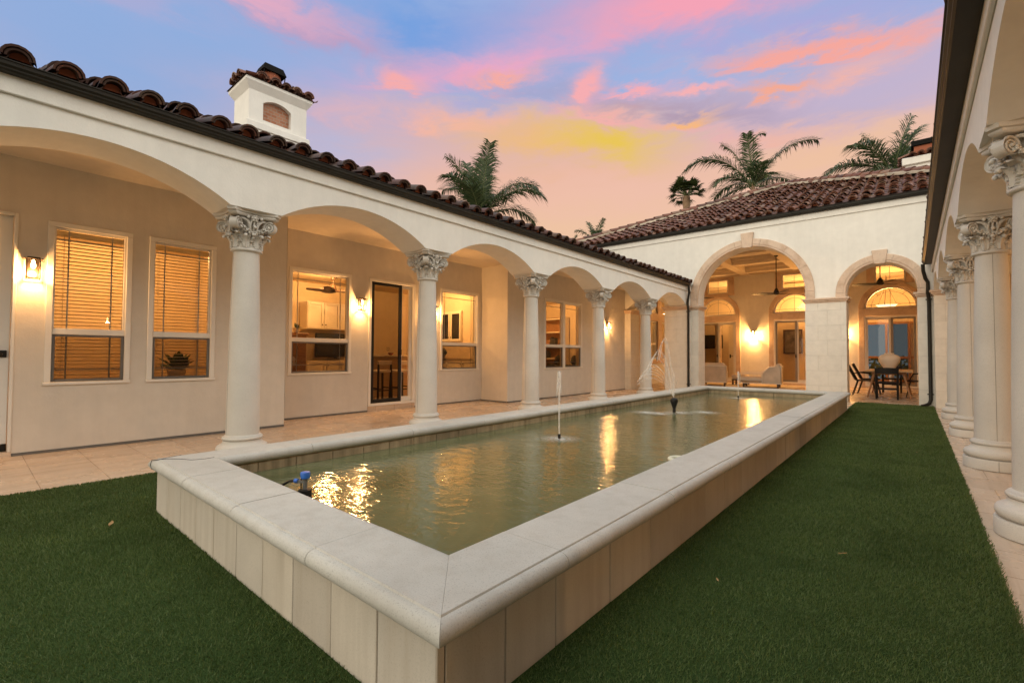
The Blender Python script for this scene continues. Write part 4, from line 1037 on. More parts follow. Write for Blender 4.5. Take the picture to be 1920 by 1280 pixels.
# ------------------------------------------------------------------ lamps
WARM = (1, .50, .17)
def lantern(loc, rotz, label, power=42, scale=1.0):
    # +X of the lantern points away from the wall
    t = thing('wall_lantern', loc, label, 'wall lamp', 'lit lanterns along the walls', world=False, rotz=rotz); t.scale = (scale,) * 3
    m = MB(); m.cbox(0, .014, -.045, .045, -.09, .10, .004); m.cbox(.012, .05, -.02, .02, .088, .106, .003); m.build('backplate', M['bronze'], t)
    m = MB(); m.cbox(.006, .150, -.076, .076, .098, .107, .003); m.cbox(.026, .130, -.050, .050, .107, .122, .004); m.build('roof_cap', M['bronze'], t)
    m = MB()
    for x in (.030, .126):
        for y in (-.052, .052): m.bar((x, y, -.108), (x, y, .098), .008)
    for z in (-.108, .092):
        for y in (-.052, .052): m.bar((.030, y, z), (.126, y, z), .009)
        for x in (.030, .126): m.bar((x, -.052, z), (x, .052, z), .009)
    m.build('cage', M['bronze'], t)
    m = MB()
    for x in (.032, .124): m.poly((x, -.05, -.10), (x, .05, -.10), (x, .05, .09), (x, -.05, .09))
    for y in (-.05, .05): m.poly((.032, y, -.10), (.124, y, -.10), (.124, y, .09), (.032, y, .09))
    m.build('glass', M['lampglass'], t, smooth=False)
    m = MB(); m.lathe([(.010, .090), (.011, .075), (.017, .055), (.021, .035), (.018, .015), (.008, .003), (.002, .001)], (.078, 0, 0), 14); m.build('bulb', M['bulb'], t)
    l = bpy.data.lights.new('lantern_light', 'POINT'); l.energy = power; l.color = WARM; l.shadow_soft_size = .03
    o = bpy.data.objects.new('lantern_light', l); COL.objects.link(o); o.parent = t; o.location = (.079, 0, -.045); 
    return t
lan = lantern((X1, .462, 1.99), 0, 'lit bronze lantern between the white entrance door and the first blind covered window')
def lan2(loc, rotz, label, sc=None): return dup(lan, loc, label, rotz, 'lit lanterns along the walls', sc)
lan2((X2, 4.80, 2.01), 0, 'lit bronze lantern between the kitchen window and the sliding door')
lan2((X2, 6.52, 2.01), 0, 'lit bronze lantern half hidden by the second column, right of the sliding door')
lan2((X4, 12.62, 1.97), 0, 'lit bronze lantern seen right behind the fourth column on the left porch wall')
lg = lan2((-4.85, YR, 1.96), -pi / 2, 'lit bronze lantern on the loggia rear wall between two arched doors', 1.35)
lan2((-1.98, YR, 1.96), -pi / 2, 'lit lantern on the loggia wall hidden behind the wide stone pier, only its glow shows', 1.35)
for r in COL.objects:
    if r.name.startswith('wall_lantern') and abs(r.location.y - YR) < .01:
        for c in r.children:
            if c.type == 'LIGHT': c.data = c.data.copy(); c.data.energy = 165; c.data.color = (1, .48, .14); c.data.shadow_soft_size = .05
lan2((2.66, 7.0, 1.99), pi, 'lit lantern on the right porch wall behind the columns, only its glow shows')
lan2((2.66, 2.6, 1.99), pi, 'lit lantern near the front end of the right porch wall, out of sight behind columns')
lan2((2.66, 11.6, 1.99), pi, 'lit lantern at the far end of the right porch wall, out of sight behind columns')
ROOMC = (1, .53, .18)
def downlight(x, y, z, power, label, r=.10, col=ROOMC):
    t = thing('ceiling_light', (x, y, z), label, 'ceiling light', world=False)
    m = MB(); m.lathe([(r + .02, 0), (r + .02, -.012), (r, -.018)], n=24); m.build('rim', M['vinyl'], t)
    m = MB(); m.lathe([(r, -.019), (r * .6, -.026), (.001, -.028)], n=24, cap=False); m.build('lens', M['lightdisc'], t)
    lamp('room_light', (0, 0, -.16), power, col, t, .10); return t
downlight(-9.3, 1.40, 2.95, 120, 'glowing round ceiling lamp seen at the top of the first blind covered window', .16)
downlight(-10.2, 5.4, 2.95, 135, 'glowing ceiling light inside the kitchen beside the dark fan')
downlight(-9.5, 7.9, 2.95, 105, 'small ceiling light seen in the top corner of the window right of the sliding door', .07)
downlight(-8.8, 11.4, 2.9, 150, 'ceiling light inside the room behind the double window')
downlight(-9.0, 17.4, 3.6, 100, 'ceiling light in the yellow room beyond the loggia end windows', .08)
def pendant(x, y, z, label, power=170):
    t = thing('bowl_pendant', (x, y, z), label, 'pendant lamp', 'alabaster bowl pendants in the rooms behind the loggia', world=False)
    m = MB(); m.lathe([(.02, -.14), (.12, -.128), (.24, -.07), (.31, .0), (.325, .012), (.31, .012), (.22, -.05), (.1, -.10)], n=28); m.build('bowl', M['bowl'], t)
    m = MB()
    for k in range(3):
        a = 2 * pi * k / 3 + .4; m.tube([(.31 * cos(a), .31 * sin(a), .0), (.33 * cos(a), .33 * sin(a), .06)], .014, 6); m.tube([(.31 * cos(a), .31 * sin(a), .04), (.02 * cos(a), .02 * sin(a), .72)], .007, 6)
    m.lathe([(.05, .70), (.02, .76), (.012, 1.1)], n=10); m.build('chain', M['bronze'], t)
    lamp('pendant_light', (0, 0, .15), power, ROOMC, t, .15); return t
pn = pendant(-.72, 22.3, 3.02, 'glowing alabaster bowl pendant seen through the fanlight above the dining table')
dup(pn, (-6.0, 22.5, 2.86), 'glowing bowl pendant seen through the fanlight above the leftmost loggia door', .9)
dup(pn, (-3.0, 22.5, 2.98), 'glowing bowl pendant seen through the middle fanlight, cut off by the stone pier', 2.0)
def fan(loc, label, blades=3, R=.72, rod=.75, rot=0., mat='black', group='ceiling fans'):
    t = thing('ceiling_fan', loc, label, 'ceiling fan', group, world=False)
    m = MB(); m.tube([(0, 0, .12), (0, 0, rod)], .014, 8); m.lathe([(.055, rod - .06), (.06, rod - .01), (.05, rod)], n=14); m.build('rod', M[mat], t)
    m = MB(); m.lathe([(.03, .155), (.045, .13), (.075, .06), (.088, .0), (.08, -.04), (.05, -.055), (.01, -.058)], n=20); m.build('motor', M[mat], t)
    for k in range(blades):
        a = rot + 2 * pi * k / blades; d = Vector((cos(a), sin(a), 0)); n = Vector((-sin(a), cos(a), 0)); m = MB(); top = []; bot = []
        for i in range(10):
            s = i / 9; r = .06 + (R - .06) * s; w = .045 + .05 * sin(pi * min(1, s * .8 + .1)) * (1 if s < .93 else .6); tl = .32 * (1 - .5 * s)
            row = [d * r + n * (w * k2) + Vector((0, 0, -.01 + w * k2 * tl + .02 * s)) for k2 in (-1, -.5, 0, .5, 1)]
            top.append(row); bot.append([p - Vector((0, 0, .012)) for p in row])
        m.grid(top); m.grid([r[::-1] for r in bot]); m.grid([[r[0] for r in top], [r[0] for r in bot]]); m.grid([[r[-1] for r in bot], [r[-1] for r in top]]); m.build('blade', M[mat], t)
    return t
fan((-3.36, 17.2, 3.15), 'dark three blade ceiling fan on a long rod inside the big arch', rod=1.26, rot=radians(40 + 145))
fan((-.69, 17.2, 3.22), 'dark three blade ceiling fan on a long rod above the dining table', rod=1.18, rot=radians(60), R=.66)
fan((-6.1, 17.3, 3.2), 'dark ceiling fan mostly hidden behind the left edge of the big arch', rod=1.2, rot=radians(25), R=.72)
fan((-10.6, 5.75, 2.62), 'dark brown wooden ceiling fan inside the kitchen seen through its window', 5, .60, .32, .5, 'darkwood')

# ------------------------------------------------------------------ blinds
def blind(x, y0, y1, label):
    t = thing('window_blind', (x, (y0 + y1) / 2, 2.5), label, 'blind', 'slatted blinds in the two front windows', world=False)
    hw = (y1 - y0) / 2; m = MB(); m.cbox(-.03, .03, -hw, hw, -.06, .0, .004); m.build('headrail', M['blind'], t)
    m = MB(); z = -.09
    while z > -1.74:
        a = U(-.03, .03); tl = .003; m.add([(-.013, -hw, z - tl), (.013, -hw, z + tl + a * .02), (.013, hw, z + tl - a * .02), (-.013, hw, z - tl), (-.013, -hw, z - tl - .0022), (.013, -hw, z + tl - .0022), (.013, hw, z + tl - .0022), (-.013, hw, z - tl - .0022)], [(0, 1, 2, 3), (7, 6, 5, 4), (0, 4, 5, 1), (1, 5, 6, 2), (2, 6, 7, 3), (3, 7, 4, 0)]); z -= .0415
    m.build('slat', M['blind'], t, smooth=False)
    m = MB()
    for y in (-hw * .62, hw * .62): m.box(-.027, -.025, y - .002, y + .002, -1.75, -.06); m.box(.025, .027, y - .002, y + .002, -1.75, -.06)
    m.build('cord', M['blind'], t, smooth=False); return t
blind(X1 - .26, .60, 1.29, 'cream slatted blind in the window beside the entrance door')
blind(X1 - .26, 1.50, 2.20, 'cream slatted blind in the window behind the first column, plant behind it')

# ------------------------------------------------------------------ kitchen and other rooms
def cupboard(name, x, y0, y1, z0, z1, label, n, rows=1, depth=.4, mat='cabinet', glassy=False, axis='y', kn=.12, top=None):
    t = thing(name, (x, (y0 + y1) / 2, z0) if axis == 'y' else ((y0 + y1) / 2, x, z0), label, 'cabinet', 'kitchen cupboards', world=False)
    W = (y1 - y0); Hh = z1 - z0
    mp = (lambda a, b, c: (a, b, c)) if axis == 'y' else (lambda a, b, c: (b, -a, c))
    def B(mb, a0, a1, b0, b1, c0, c1, r=.004):
        p = mp(a0, b0, c0); q = mp(a1, b1, c1); mb.cbox(p[0], q[0], p[1], q[1], c0, c1, r)
    m = MB(); B(m, -depth, 0, -W / 2, W / 2, 0, Hh); m.build('carcass', M[mat], t)
    for i in range(n):
        a = -W / 2 + W * i / n + .012; b = -W / 2 + W * (i + 1) / n - .012; m = MB()
        for q in ((a, a + .06, .015, Hh - .015), (b - .06, b, .015, Hh - .015), (a + .06, b - .06, .015, .075), (a + .06, b - .06, Hh - .075, Hh - .015)): B(m, .002, .022, *q)
        dr = m.build('cabinet_door', M[mat], t); m = MB(); p = mp(.03, (b - .035) if i % 2 == 0 else (a + .035), kn if kn > 0 else Hh + kn); m.ball(p, .016); m.build('knob', M['bronze'], dr, (0, 0, 0))
        if glassy: m = MB(); B(m, .003, .006, a + .06, b - .06, .075, Hh - .075, .001); m.build('pane', M['tv'], dr, (0, 0, 0))
    if top: m = MB(); B(m, -depth, .05, -W / 2 - .02, W / 2 + .02, Hh, Hh + .045); m.build('countertop', M[top], t)
    return t
cupboard('wall_cupboard', -11.55, 5.58, 7.35, 1.72, 2.42, 'cream wall cupboards in the kitchen above the dark television', 4)
cupboard('base_cupboard', -11.5, 5.58, 7.6, .02, .92, 'cream base cupboards in the kitchen below the dark television', 4, kn=-.12)
t = thing('television', (-11.5, 6.35, .96), 'dark flat television between the kitchen cupboards seen through the window', 'television', world=False)
m = MB(); m.cbox(-.05, .0, -.56, .56, .04, .66, .008); m.build('casing', M['black'], t); m = MB(); m.box(.001, .004, -.53, .53, .07, .63); m.build('screen', M['tv'], t); m = MB(); m.cbox(-.10, .05, -.2, .2, 0, .02); m.bar((-.03, 0, .02), (-.03, 0, .08), .06); m.build('stand', M['black'], t)
t = thing('wooden_pillar', (-9.6, 4.28, 0), 'honey coloured wooden pedestal standing just inside the kitchen window', 'pedestal', world=False)
m = MB(); m.cbox(-.3, .12, -.16, .30, .02, 1.46, .01); m.build('shaft', M['wood'], t); m = MB(); m.cbox(-.33, .15, -.19, .33, 1.46, 1.52, .01); m.build('cap', M['wood'], t)
def plant(loc, label, n=26, R=.16, pot=.07, mat='houseplant', potmat='ceramic', flowers=False):
    t = thing('potted_plant', loc, label, 'plant', world=False)
    m = MB(); m.lathe([(pot * .7, 0), (pot, pot * 1.2), (pot * .95, pot * 1.3), (pot * .6, pot * 1.25)], n=16); m.build('pot', M[potmat], t)
    m = MB()
    for i in range(n):
        a = U(0, 2 * pi); el = U(.3, 1.4); L = R * U(.7, 1.2); d = Vector((cos(a) * cos(el), sin(a) * cos(el), sin(el))); s = Vector((-sin(a), cos(a), 0)); o = Vector((0, 0, pot * 1.2))
        m.grid([[o + d * (L * f) - Vector((0, 0, .25 * L * f * f)) + s * (k * .16 * L * sin(pi * min(.98, f + .05))) for k in (-1, 0, 1)] for f in (0, .3, .6, .85, 1)])
    m.build('foliage', M[mat], t)
    if flowers:
        m = MB()
        for i in range(9):
            p = Vector((U(-.10, .10), U(-.10, .10), pot + .18 + U(0, .16)))
            for k in range(5): m.ball(tuple(p + Vector((0, .022 * cos(k * 1.257), .022 * sin(k * 1.257)))), .019, 6, 4, (.4, 1, 1))
        m.build('blossom', M['ceramic'], t)
    return t
plant((-9.6, 4.42, 1.52), 'small green plant in a pot on top of the wooden pedestal in the kitchen')
plant((-8.5, 3.78, .62), 'white orchid in a pot at the lower left of the kitchen window', 14, .14, .08, flowers=True)
t = thing('side_table', (-8.5, 3.78, 0), 'small dark table under the orchid inside the kitchen window', 'table', world=False)
m = MB(); m.lathe([(.22, .57), (.23, .585), (.22, .60)], n=24); m.build('tabletop', M['darkwood'], t)
for k in range(3): m = MB(); a = k * 2.1; m.bar((.17 * cos(a), .17 * sin(a), .015), (.14 * cos(a), .14 * sin(a), .57), .03); m.build('leg', M['darkwood'], t)
plant((-8.15, 2.02, .70), 'large dark leafy plant behind the blind of the second window', 40, .36, .12)
t = thing('pedestal_table', (-8.15, 2.02, 0), 'low table holding the leafy plant behind the second window', 'table', world=False)
m = MB(); m.cbox(-.3, .3, -.3, .3, .66, .70); m.build('tabletop', M['darkwood'], t); m = MB(); m.lathe([(.14, .015), (.05, .06), (.05, .6), (.12, .66)], n=16); m.build('pedestal', M['darkwood'], t)
t = thing('kitchen_island', (-10.3, 7.2, 0), 'kitchen breakfast bar with stone top behind the sliding door', 'counter', world=False)
m = MB(); m.cbox(-.35, .15, -.9, 1.5, .015, 1.02, .006); m.build('carcass', M['palewood'], t); m = MB(); m.cbox(-.5, .32, -1.0, 1.6, 1.02, 1.065, .012); m.build('countertop', M['granite'], t)
def glassw(x, y, lb):
    t = thing('wine_glass', (x, y, 1.065), lb, 'glass', 'glasses on the breakfast bar', world=False); m = MB(); m.lathe([(.033, 0), (.004, .006), (.004, .08), (.03, .12), (.036, .16), (.030, .20)], n=16, cap=False); m.build('bowl', M['lampglass'], t)
glassw(-10.1, 6.98, 'wine glass on the breakfast bar seen through the dark door screen'); glassw(-10.08, 7.62, 'wine glass on the breakfast bar seen through the clear half of the sliding door')
t = thing('fruit_bowl', (-10.12, 7.08, 1.065), 'small red bowl on the breakfast bar behind the dark door screen', 'bowl', world=False); m = MB(); m.lathe([(.03, 0), (.06, .03), (.08, .06), (.07, .06), (.05, .03)], n=18); m.build('dish', M['redpot'], t)
def stool(x, y, lb):
    t = thing('bar_stool', (x, y, 0), lb, 'bar stool', 'bar stools at the breakfast bar', world=False)
    m = MB(); m.cbox(-.19, .19, -.19, .19, .66, .72, .02); m.build('seat', M['fabric'], t)
    for sx in (-1, 1):
        for sy in (-1, 1): m = MB(); m.bar((sx * .19, sy * .19, .015), (sx * .17, sy * .17, .92 if sx > 0 else .66), .035); m.build('leg', M['black'], t)
    m = MB(); m.cbox(.15, .19, -.19, .19, .84, .94, .01); m.build('backrest', M['fabric'], t)
    m = MB()
    for q in (((-.19, -.18, .25), (-.19, .18, .25)), ((.19, -.18, .25), (.19, .18, .25)), ((-.19, -.18, .3), (.19, -.18, .3)), ((-.19, .18, .3), (.19, .18, .3))): m.bar(*q, .024)
    m.build('footrest', M['black'], t); return t
st = stool(-9.55, 6.40, 'dark framed bar stool nearest the door jamb, behind the dark screen')
dup(st, (-9.55, 6.98, 0), 'dark framed bar stool in the middle of the row, behind the dark screen')
dup(st, (-9.55, 7.56, 0), 'dark framed bar stool seen through the clear half of the sliding door')
cupboard('glazed_cupboard', 8.9, -10.35, -9.45, 1.45, 2.30, 'glass fronted cupboard seen through the window right of the sliding door', 2, glassy=True, axis='x', depth=.1)
cupboard('low_cupboard', 8.85, -11.3, -8.7, .02, .95, 'low cream cupboard with stone top seen through the window right of the sliding door', 4, axis='x', depth=.45, kn=-.12, top='granite')
for x, lb, r in ((-10.05, 'dark round ornament on the cupboard beside its twin', .085), (-9.78, 'taller dark ornament at the right end of the pair on the cupboard', .10)):
    t = thing('ornament', (x, 8.55, .995), lb, 'ornament', 'dark ornaments on the low cupboard', world=False); m = MB(); m.lathe([(.04, 0), (.02, .03), (r, .03 + r), (r * .8, .03 + 1.7 * r), (.03, .05 + 2.1 * r), (.02, .06 + 2.3 * r)], n=18); m.build('body', M['black'], t)
# room behind the double window
t = thing('bookcase', (-9.55, 13.4, 0), 'cream bookcase with open shelves behind the double window', 'bookcase', world=False)
m = MB()
for z in (.05, .5, .95, 1.4, 1.85, 2.3): m.cbox(-.5, .5, -.3, .15, z, z + .035, .004)
m.build('shelf', M['cabinet'], t); m = MB(); m.cbox(-.55, -.5, -.3, .15, .02, 2.4); m.cbox(.5, .55, -.3, .15, .02, 2.4); m.build('side_panel', M['cabinet'], t); m = MB(); m.box(-.5, .5, .13, .15, .02, 2.4); m.build('back_panel', M['wood'], t)
for i, (x, z, w, lb) in enumerate(((-.2, .985, .3, 'row of books on the middle shelf of the bookcase'), (.15, 1.435, .22, 'short row of books on the upper shelf of the bookcase'), (.1, .535, .34, 'row of books on the lower shelf of the bookcase'))):
    t2 = thing('book_row', (-9.55 + x, 13.2, z), lb, 'books', world=False); m = MB(); xx = -w / 2
    while xx < w / 2: d = U(.02, .045); m.box(xx, xx + d - .003, -.08, .08, 0, U(.19, .28)); xx += d
    m.build('book_spine', M['darkfabric'], t2, smooth=False)
t = thing('table_lamp', (-8.9, 11.0, .62), 'small lit table lamp at the lower left of the double window', 'lamp', world=False)
m = MB(); m.lathe([(.07, 0), (.075, .02), (.03, .05), (.05, .16), (.015, .26), (.012, .36)], n=18); m.build('base', M['ceramic'], t); m = MB(); m.lathe([(.14, .32), (.09, .52)], n=20, cap=False); m.build('lamp_shade', M['bowl'], t); lamp('table_light', (0, 0, .42), 12, ROOMC, t, .06)
t = thing('side_table', (-8.9, 11.0, 0), 'small table under the lit lamp behind the double window', 'table', world=False)
m = MB(); m.cbox(-.25, .25, -.25, .25, .58, .62); m.build('tabletop', M['darkwood'], t)
for sx in (-1, 1):
    for sy in (-1, 1): m = MB(); m.bar((sx * .21, sy * .21, .015), (sx * .21, sy * .21, .58), .04); m.build('leg', M['darkwood'], t)
t = thing('sofa', (-8.3, 12.3, 0), 'dark upholstered sofa back seen low in the double window', 'sofa', world=False)
m = MB(); m.cbox(-.45, .2, -1.0, 1.0, .12, .42, .04); m.build('seat', M['darkfabric'], t); m = MB(); m.cbox(.2, .42, -1.0, 1.0, .12, .80, .06); m.build('backrest', M['darkfabric'], t); m = MB(); m.cbox(-.45, .2, -1.0, -.82, .42, .6, .05); m.cbox(-.45, .2, .82, 1.0, .42, .6, .05); m.build('armrest', M['darkfabric'], t)
for y, lb in ((11.85, 'dark cushion on the sofa in the left half of the double window'), (12.75, 'dark square cushion on the sofa in the right half of the double window')):
    o = MB(); o.ball((0, 0, .17), .2, 12, 8, (.4, 1, .9)); q = o.build('cushion', M['darkfabric']); q.location = (-8.25, y, .74); tag(q, lb, 'cushion', 'cushions on the dark sofa')
# rooms behind the loggia
t = thing('wall_picture', (-3.92, 23.2, 1.72), 'dark framed picture seen through the middle loggia door screen', 'picture', world=False)
m = MB(); 
for q in ((-.36, -.30, -.52, .52), (.30, .36, -.52, .52), (-.30, .30, -.52, -.46), (-.30, .30, .46, .52)): m.cbox(q[0], q[1], -.03, .02, q[2], q[3])
m.build('frame', M['darkwood'], t); m = MB(); m.box(-.3, .3, -.005, .015, -.46, .46); m.build('canvas', M['paint'], t)
t = thing('interior_partition', (-4.2, 23.3, 0), 'plain inner wall behind the picture in the middle room', 'wall', world=False); m = MB(); m.box(-1.0, 2.2, .0, .1, .015, 4.25); m.build('panel', M['interior'], t, smooth=False)
t = thing('framed_mirror', (-7.45, 23.9, 1.75), 'dark rectangular screen on the wall behind the leftmost loggia door', 'picture', world=False); m = MB(); m.cbox(-.55, .45, 0, .05, -.3, .36); m.build('frame', M['black'], t); m = MB(); m.box(-.5, .4, -.004, -.001, -.25, .31); m.build('glass_face', M['tv'], t)
t = thing('interior_column', (-6.75, 22.4, 0), 'honey coloured round column inside the leftmost loggia doorway', 'column', world=False); m = MB(); m.lathe([(.16, .15), (.15, .2), (.13, 2.4)], n=24); m.build('shaft', M['trim'], t); m = MB(); m.cbox(-.21, .21, -.21, .21, .015, .08); m.lathe([(.2, .08), (.21, .11), (.18, .15)], n=24); m.build('base', M['trim'], t); m = MB(); m.lathe([(.13, 2.4), (.2, 2.55), (.26, 2.62)], n=24); m.cbox(-.27, .27, -.27, .27, 2.62, 2.7); m.build('capital', M['trim'], t)
t = thing('interior_door', (-5.75, 22.2, 0), 'cream panelled inner door with bronze handle behind the leftmost loggia door', 'door', world=False); m = MB(); m.cbox(-.5, .62, 0, .05, .02, 2.6); m.build('leaf', M['cabinet'], t)
m = MB()
for q in ((-.36, .48, .25, .95), (-.36, .48, 1.2, 2.4)): m.cbox(q[0], q[1], -.012, .0, q[2], q[3], .01)
m.build('door_panel', M['cabinet'], t); m = MB(); m.cbox(-.46, -.40, -.02, 0, 1.0, 1.16); m.tube([(-.43, -.05, 1.08), (-.30, -.05, 1.08)], .012, 8); m.build('handle', M['bronze'], t)
t = thing('garden_window', (-.45, 24.2, 0), 'tall white framed window at the back of the dining room, showing blue evening light and dark shrubs', 'window', world=False)
m = MB()
for x in (-1.0, -.35, .35, 1.0): m.cbox(x - .04, x + .04, -.06, .02, .1, 2.45, .005)
for z in (.1, 1.02, 2.4): m.cbox(-1.0, 1.0, -.055, .015, z, z + .09, .005)
m.build('frame', M['wood'], t); m = MB(); m.box(-1.0, .30, .0, .012, .14, 2.42); m.build('pane', emis('evening_window_light', (.22, .29, .34), .42), t)
m = MB(); rows = []
for k in range(260):
    x = U(-1, .28); z = .15 + abs(U(-1, 1)) ** 1.1 * (.85 + .25 * sin(x * 5)); r = U(.04, .09); a = U(0, 6.28); m.poly((x + r * cos(a), -.004, z + r * sin(a)), (x + r * cos(a + 2), -.006, z + r * sin(a + 2)), (x + r * cos(a + 4), -.005, z + r * sin(a + 4)))
m.build('shrubs', M['houseplant'], t)

# ------------------------------------------------------------------ loggia furniture
t = thing('dining_table', (-.50, 17.0, 0), 'pale wooden dining table with splayed legs under the small arch', 'table', world=False)
m = MB(); m.cbox(-.50, .50, -1.10, 1.10, .685, .725, .012); m.build('tabletop', M['palewood'], t)
for sx in (-1, 1):
    for sy in (-1, 1): m = MB(); m.tube([(sx * .30, sy * .86, .69), (sx * .45, sy * 1.0, .0)], [.032, .019], 10); m.build('leg', M['wood'], t)
m = MB(); m.cbox(-.36, .36, -.9, .9, .62, .684); m.build('apron', M['wood'], t)
t = thing('vase', (-.50, 16.75, .725), 'big round cream ceramic vase on the dining table', 'vase', world=False)
m = MB(); pr = [(.085, 0), (.10, .01), (.17, .12), (.225, .22), (.245, .30), (.235, .36), (.19, .41), (.12, .435), (.105, .45), (.11, .475), (.10, .478), (.09, .45)]; m.lathe(pr, n=36, cap=False); m.build('body', M['ceramic'], t)
def armchair(loc, rot, label):
    t = thing('dining_armchair', loc, label, 'chair', 'black chairs around the dining table', world=False, rotz=rot)   # faces +Y
    m = MB(); m.cbox(-.225, .225, -.20, .23, .40, .445, .018); m.build('seat', M['black'], t)
    for sx in (-1, 1):
        m = MB(); m.tube([(sx * .215, -.22, 0), (sx * .215, -.20, .42), (sx * .225, -.24, .80)], [.021, .024, .02], 8); m.build('leg', M['black'], t)
        m = MB(); m.tube([(sx * .215, .21, 0), (sx * .215, .20, .42), (sx * .225, .18, .62)], [.02, .023, .018], 8); m.build('leg', M['black'], t)
        m = MB(); m.tube([(sx * .228, -.22, .62), (sx * .245, -.05, .645), (sx * .235, .12, .64), (sx * .225, .20, .615)], .018, 8); m.build('armrest', M['black'], t)
    m = MB(); rows = []
    for i in range(9):
        s = -1 + i / 4; x = s * .235; y = -.225 - .05 * (1 - s * s); rows.append([(x, y, .66 + .02 * s * s), (x, y - .012, .74), (x, y - .02, .815 - .012 * s * s), (x, y - .04, .815 - .012 * s * s), (x, y - .034, .74), (x, y - .022, .66), (x, y, .66 + .02 * s * s)])
    m.grid(rows); m.build('backrest', M['black'], t)
    m = MB(); 
    for y in (-.205, .205): m.bar((-.21, y, .26), (.21, y, .26), .02, .03)
    for x in (-.213, .213): m.bar((x, -.2, .30), (x, .2, .30), .02, .03)
    m.build('stretcher', M['black'], t); return t
a1 = armchair((-.52, 15.62, 0), 0, 'black wooden armchair with its back to the court at the near end of the table')
dup(a1, (-.50, 18.55, 0), 'black wooden armchair at the far end of the dining table facing the court', pi)
def sidechair(loc, rot, label):
    t = thing('dining_side_chair', loc, label, 'chair', 'black chairs around the dining table', world=False, rotz=rot)
    m = MB(); m.cbox(-.22, .22, -.20, .24, .42, .45, .012); m.build('seat', M['darkfabric'], t)
    m = MB(); rows = []
    for i in range(8): s = i / 7; rows.append([(-.21, -.19 - .20 * s, .44 + .44 * s), (0, -.225 - .20 * s, .44 + .44 * s), (.21, -.19 - .20 * s, .44 + .44 * s)])
    m.grid(rows); m.grid([[(p[0], p[1] - .02, p[2]) for p in r] for r in rows]); m.tube([rows[0][0], rows[-1][0], rows[-1][1], rows[-1][2], rows[0][2]], .014, 8); m.build('backrest', M['black'], t)
    for sx in (-1, 1):
        for sy in (-1, 1): m = MB(); m.tube([(sx * .18, sy * .16, .43), (sx * .23, sy * .27 - .02, 0)], [.013, .010], 8); m.build('leg', M['black'], t)
        m = MB(); m.tube([(sx * .215, -.27, .62), (sx * .25, -.1, .65), (sx * .25, .10, .63), (sx * .22, .18, .45)], .012, 8); m.build('armrest', M['black'], t)
    return t
s1 = sidechair((-1.02, 16.35, 0), -pi / 2, 'slim black chair with a sloping back nearest the court on the left of the table')
dup(s1, (-.98, 17.45, 0), 'slim black chair with a sloping back further along the left of the table', -pi / 2)
dup(s1, (.10, 16.85, 0), 'slim black chair on the right of the table, cut off by the right pier', pi / 2)
def lounge(loc, rot, label, L=1.25):
    t = thing('lounge_chair', loc, label, 'lounge chair', 'cream outdoor lounge chairs in the loggia', world=False, rotz=rot)    # faces +Y
    m = MB(); W = .40
    for sx in (-1, 1):
        m.tube([(sx * W, .62, .16), (sx * W, .62, .50), (sx * W, -.0, .50), (sx * W, -.28, .72), (sx * W, -.62, .74), (sx * W, -.62, .16), (sx * W, .62, .16)], .017, 8); m.tube([(sx * W, -.05, .50), (sx * W, -.05, .16)], .014, 8)
    m.tube([(-W, -.62, .74), (W, -.62, .74)], .017, 8); m.tube([(-W, .62, .16), (W, .62, .16)], .017, 8); m.tube([(-W, -.62, .16), (W, -.62, .16)], .017, 8); m.build('frame', M['vinyl'], t)
    m = MB(); m.box(-W, W, -.625, -.615, .17, .73)
    for sx in (-1, 1): m.prism([(sx * W, -.60, .18), (sx * W, -.07, .18), (sx * W, -.07, .50), (sx * W, -.28, .70), (sx * W, -.60, .72)], (.006, 0, 0))
    m.build('woven_panel', M['rope'], t)
    m = MB(); m.cbox(-W + .03, W - .03, -.50, .66, .20, .38, .05); m.build('seat_cushion', M['fabric'], t)
    m = MB(); m.T = Matrix.Translation((0, -.40, .36)) @ Matrix.Rotation(radians(18), 4, 'X'); m.cbox(-W + .04, W - .04, -.09, .09, .0, .50, .06); m.build('back_cushion', M['fabric'], t)
    for sx in (-1, 1):
        for sy in (-1, 1): m = MB(); m.cbox(sx * .34 - .03, sx * .34 + .03, sy * .52 - .03, sy * .52 + .03, 0, .15); m.build('leg', M['darkwood'], t)
    return t
l1 = lounge((-4.02, 18.1, 0), pi / 2 + .12, 'cream lounge chair in side view facing left, behind the small far jet')
dup(l1, (-5.55, 18.0, 0), 'cream lounge chair half cut off by the left stone pier of the big arch', .25)
t = thing('ottoman', (-4.98, 19.2, 0), 'small cushioned footstool on dark legs between the two lounge chairs', 'stool', world=False)
m = MB(); m.cbox(-.27, .27, -.27, .27, .22, .40, .05); m.build('cushion', M['fabric'], t); m = MB(); m.cbox(-.26, .26, -.26, .26, .17, .22); m.build('frame', M['darkwood'], t)
for sx in (-1, 1):
    for sy in (-1, 1): m = MB(); m.bar((sx * .22, sy * .22, 0), (sx * .22, sy * .22, .18), .05); m.build('leg', M['darkwood'], t)
o = MB(); o.cbox(-6.9, -3.0, 16.9, 20.0, .002, .014, .004); q = o.build('rug', M['rope']); tag(q, 'flat beige outdoor rug under the lounge chairs', 'rug')

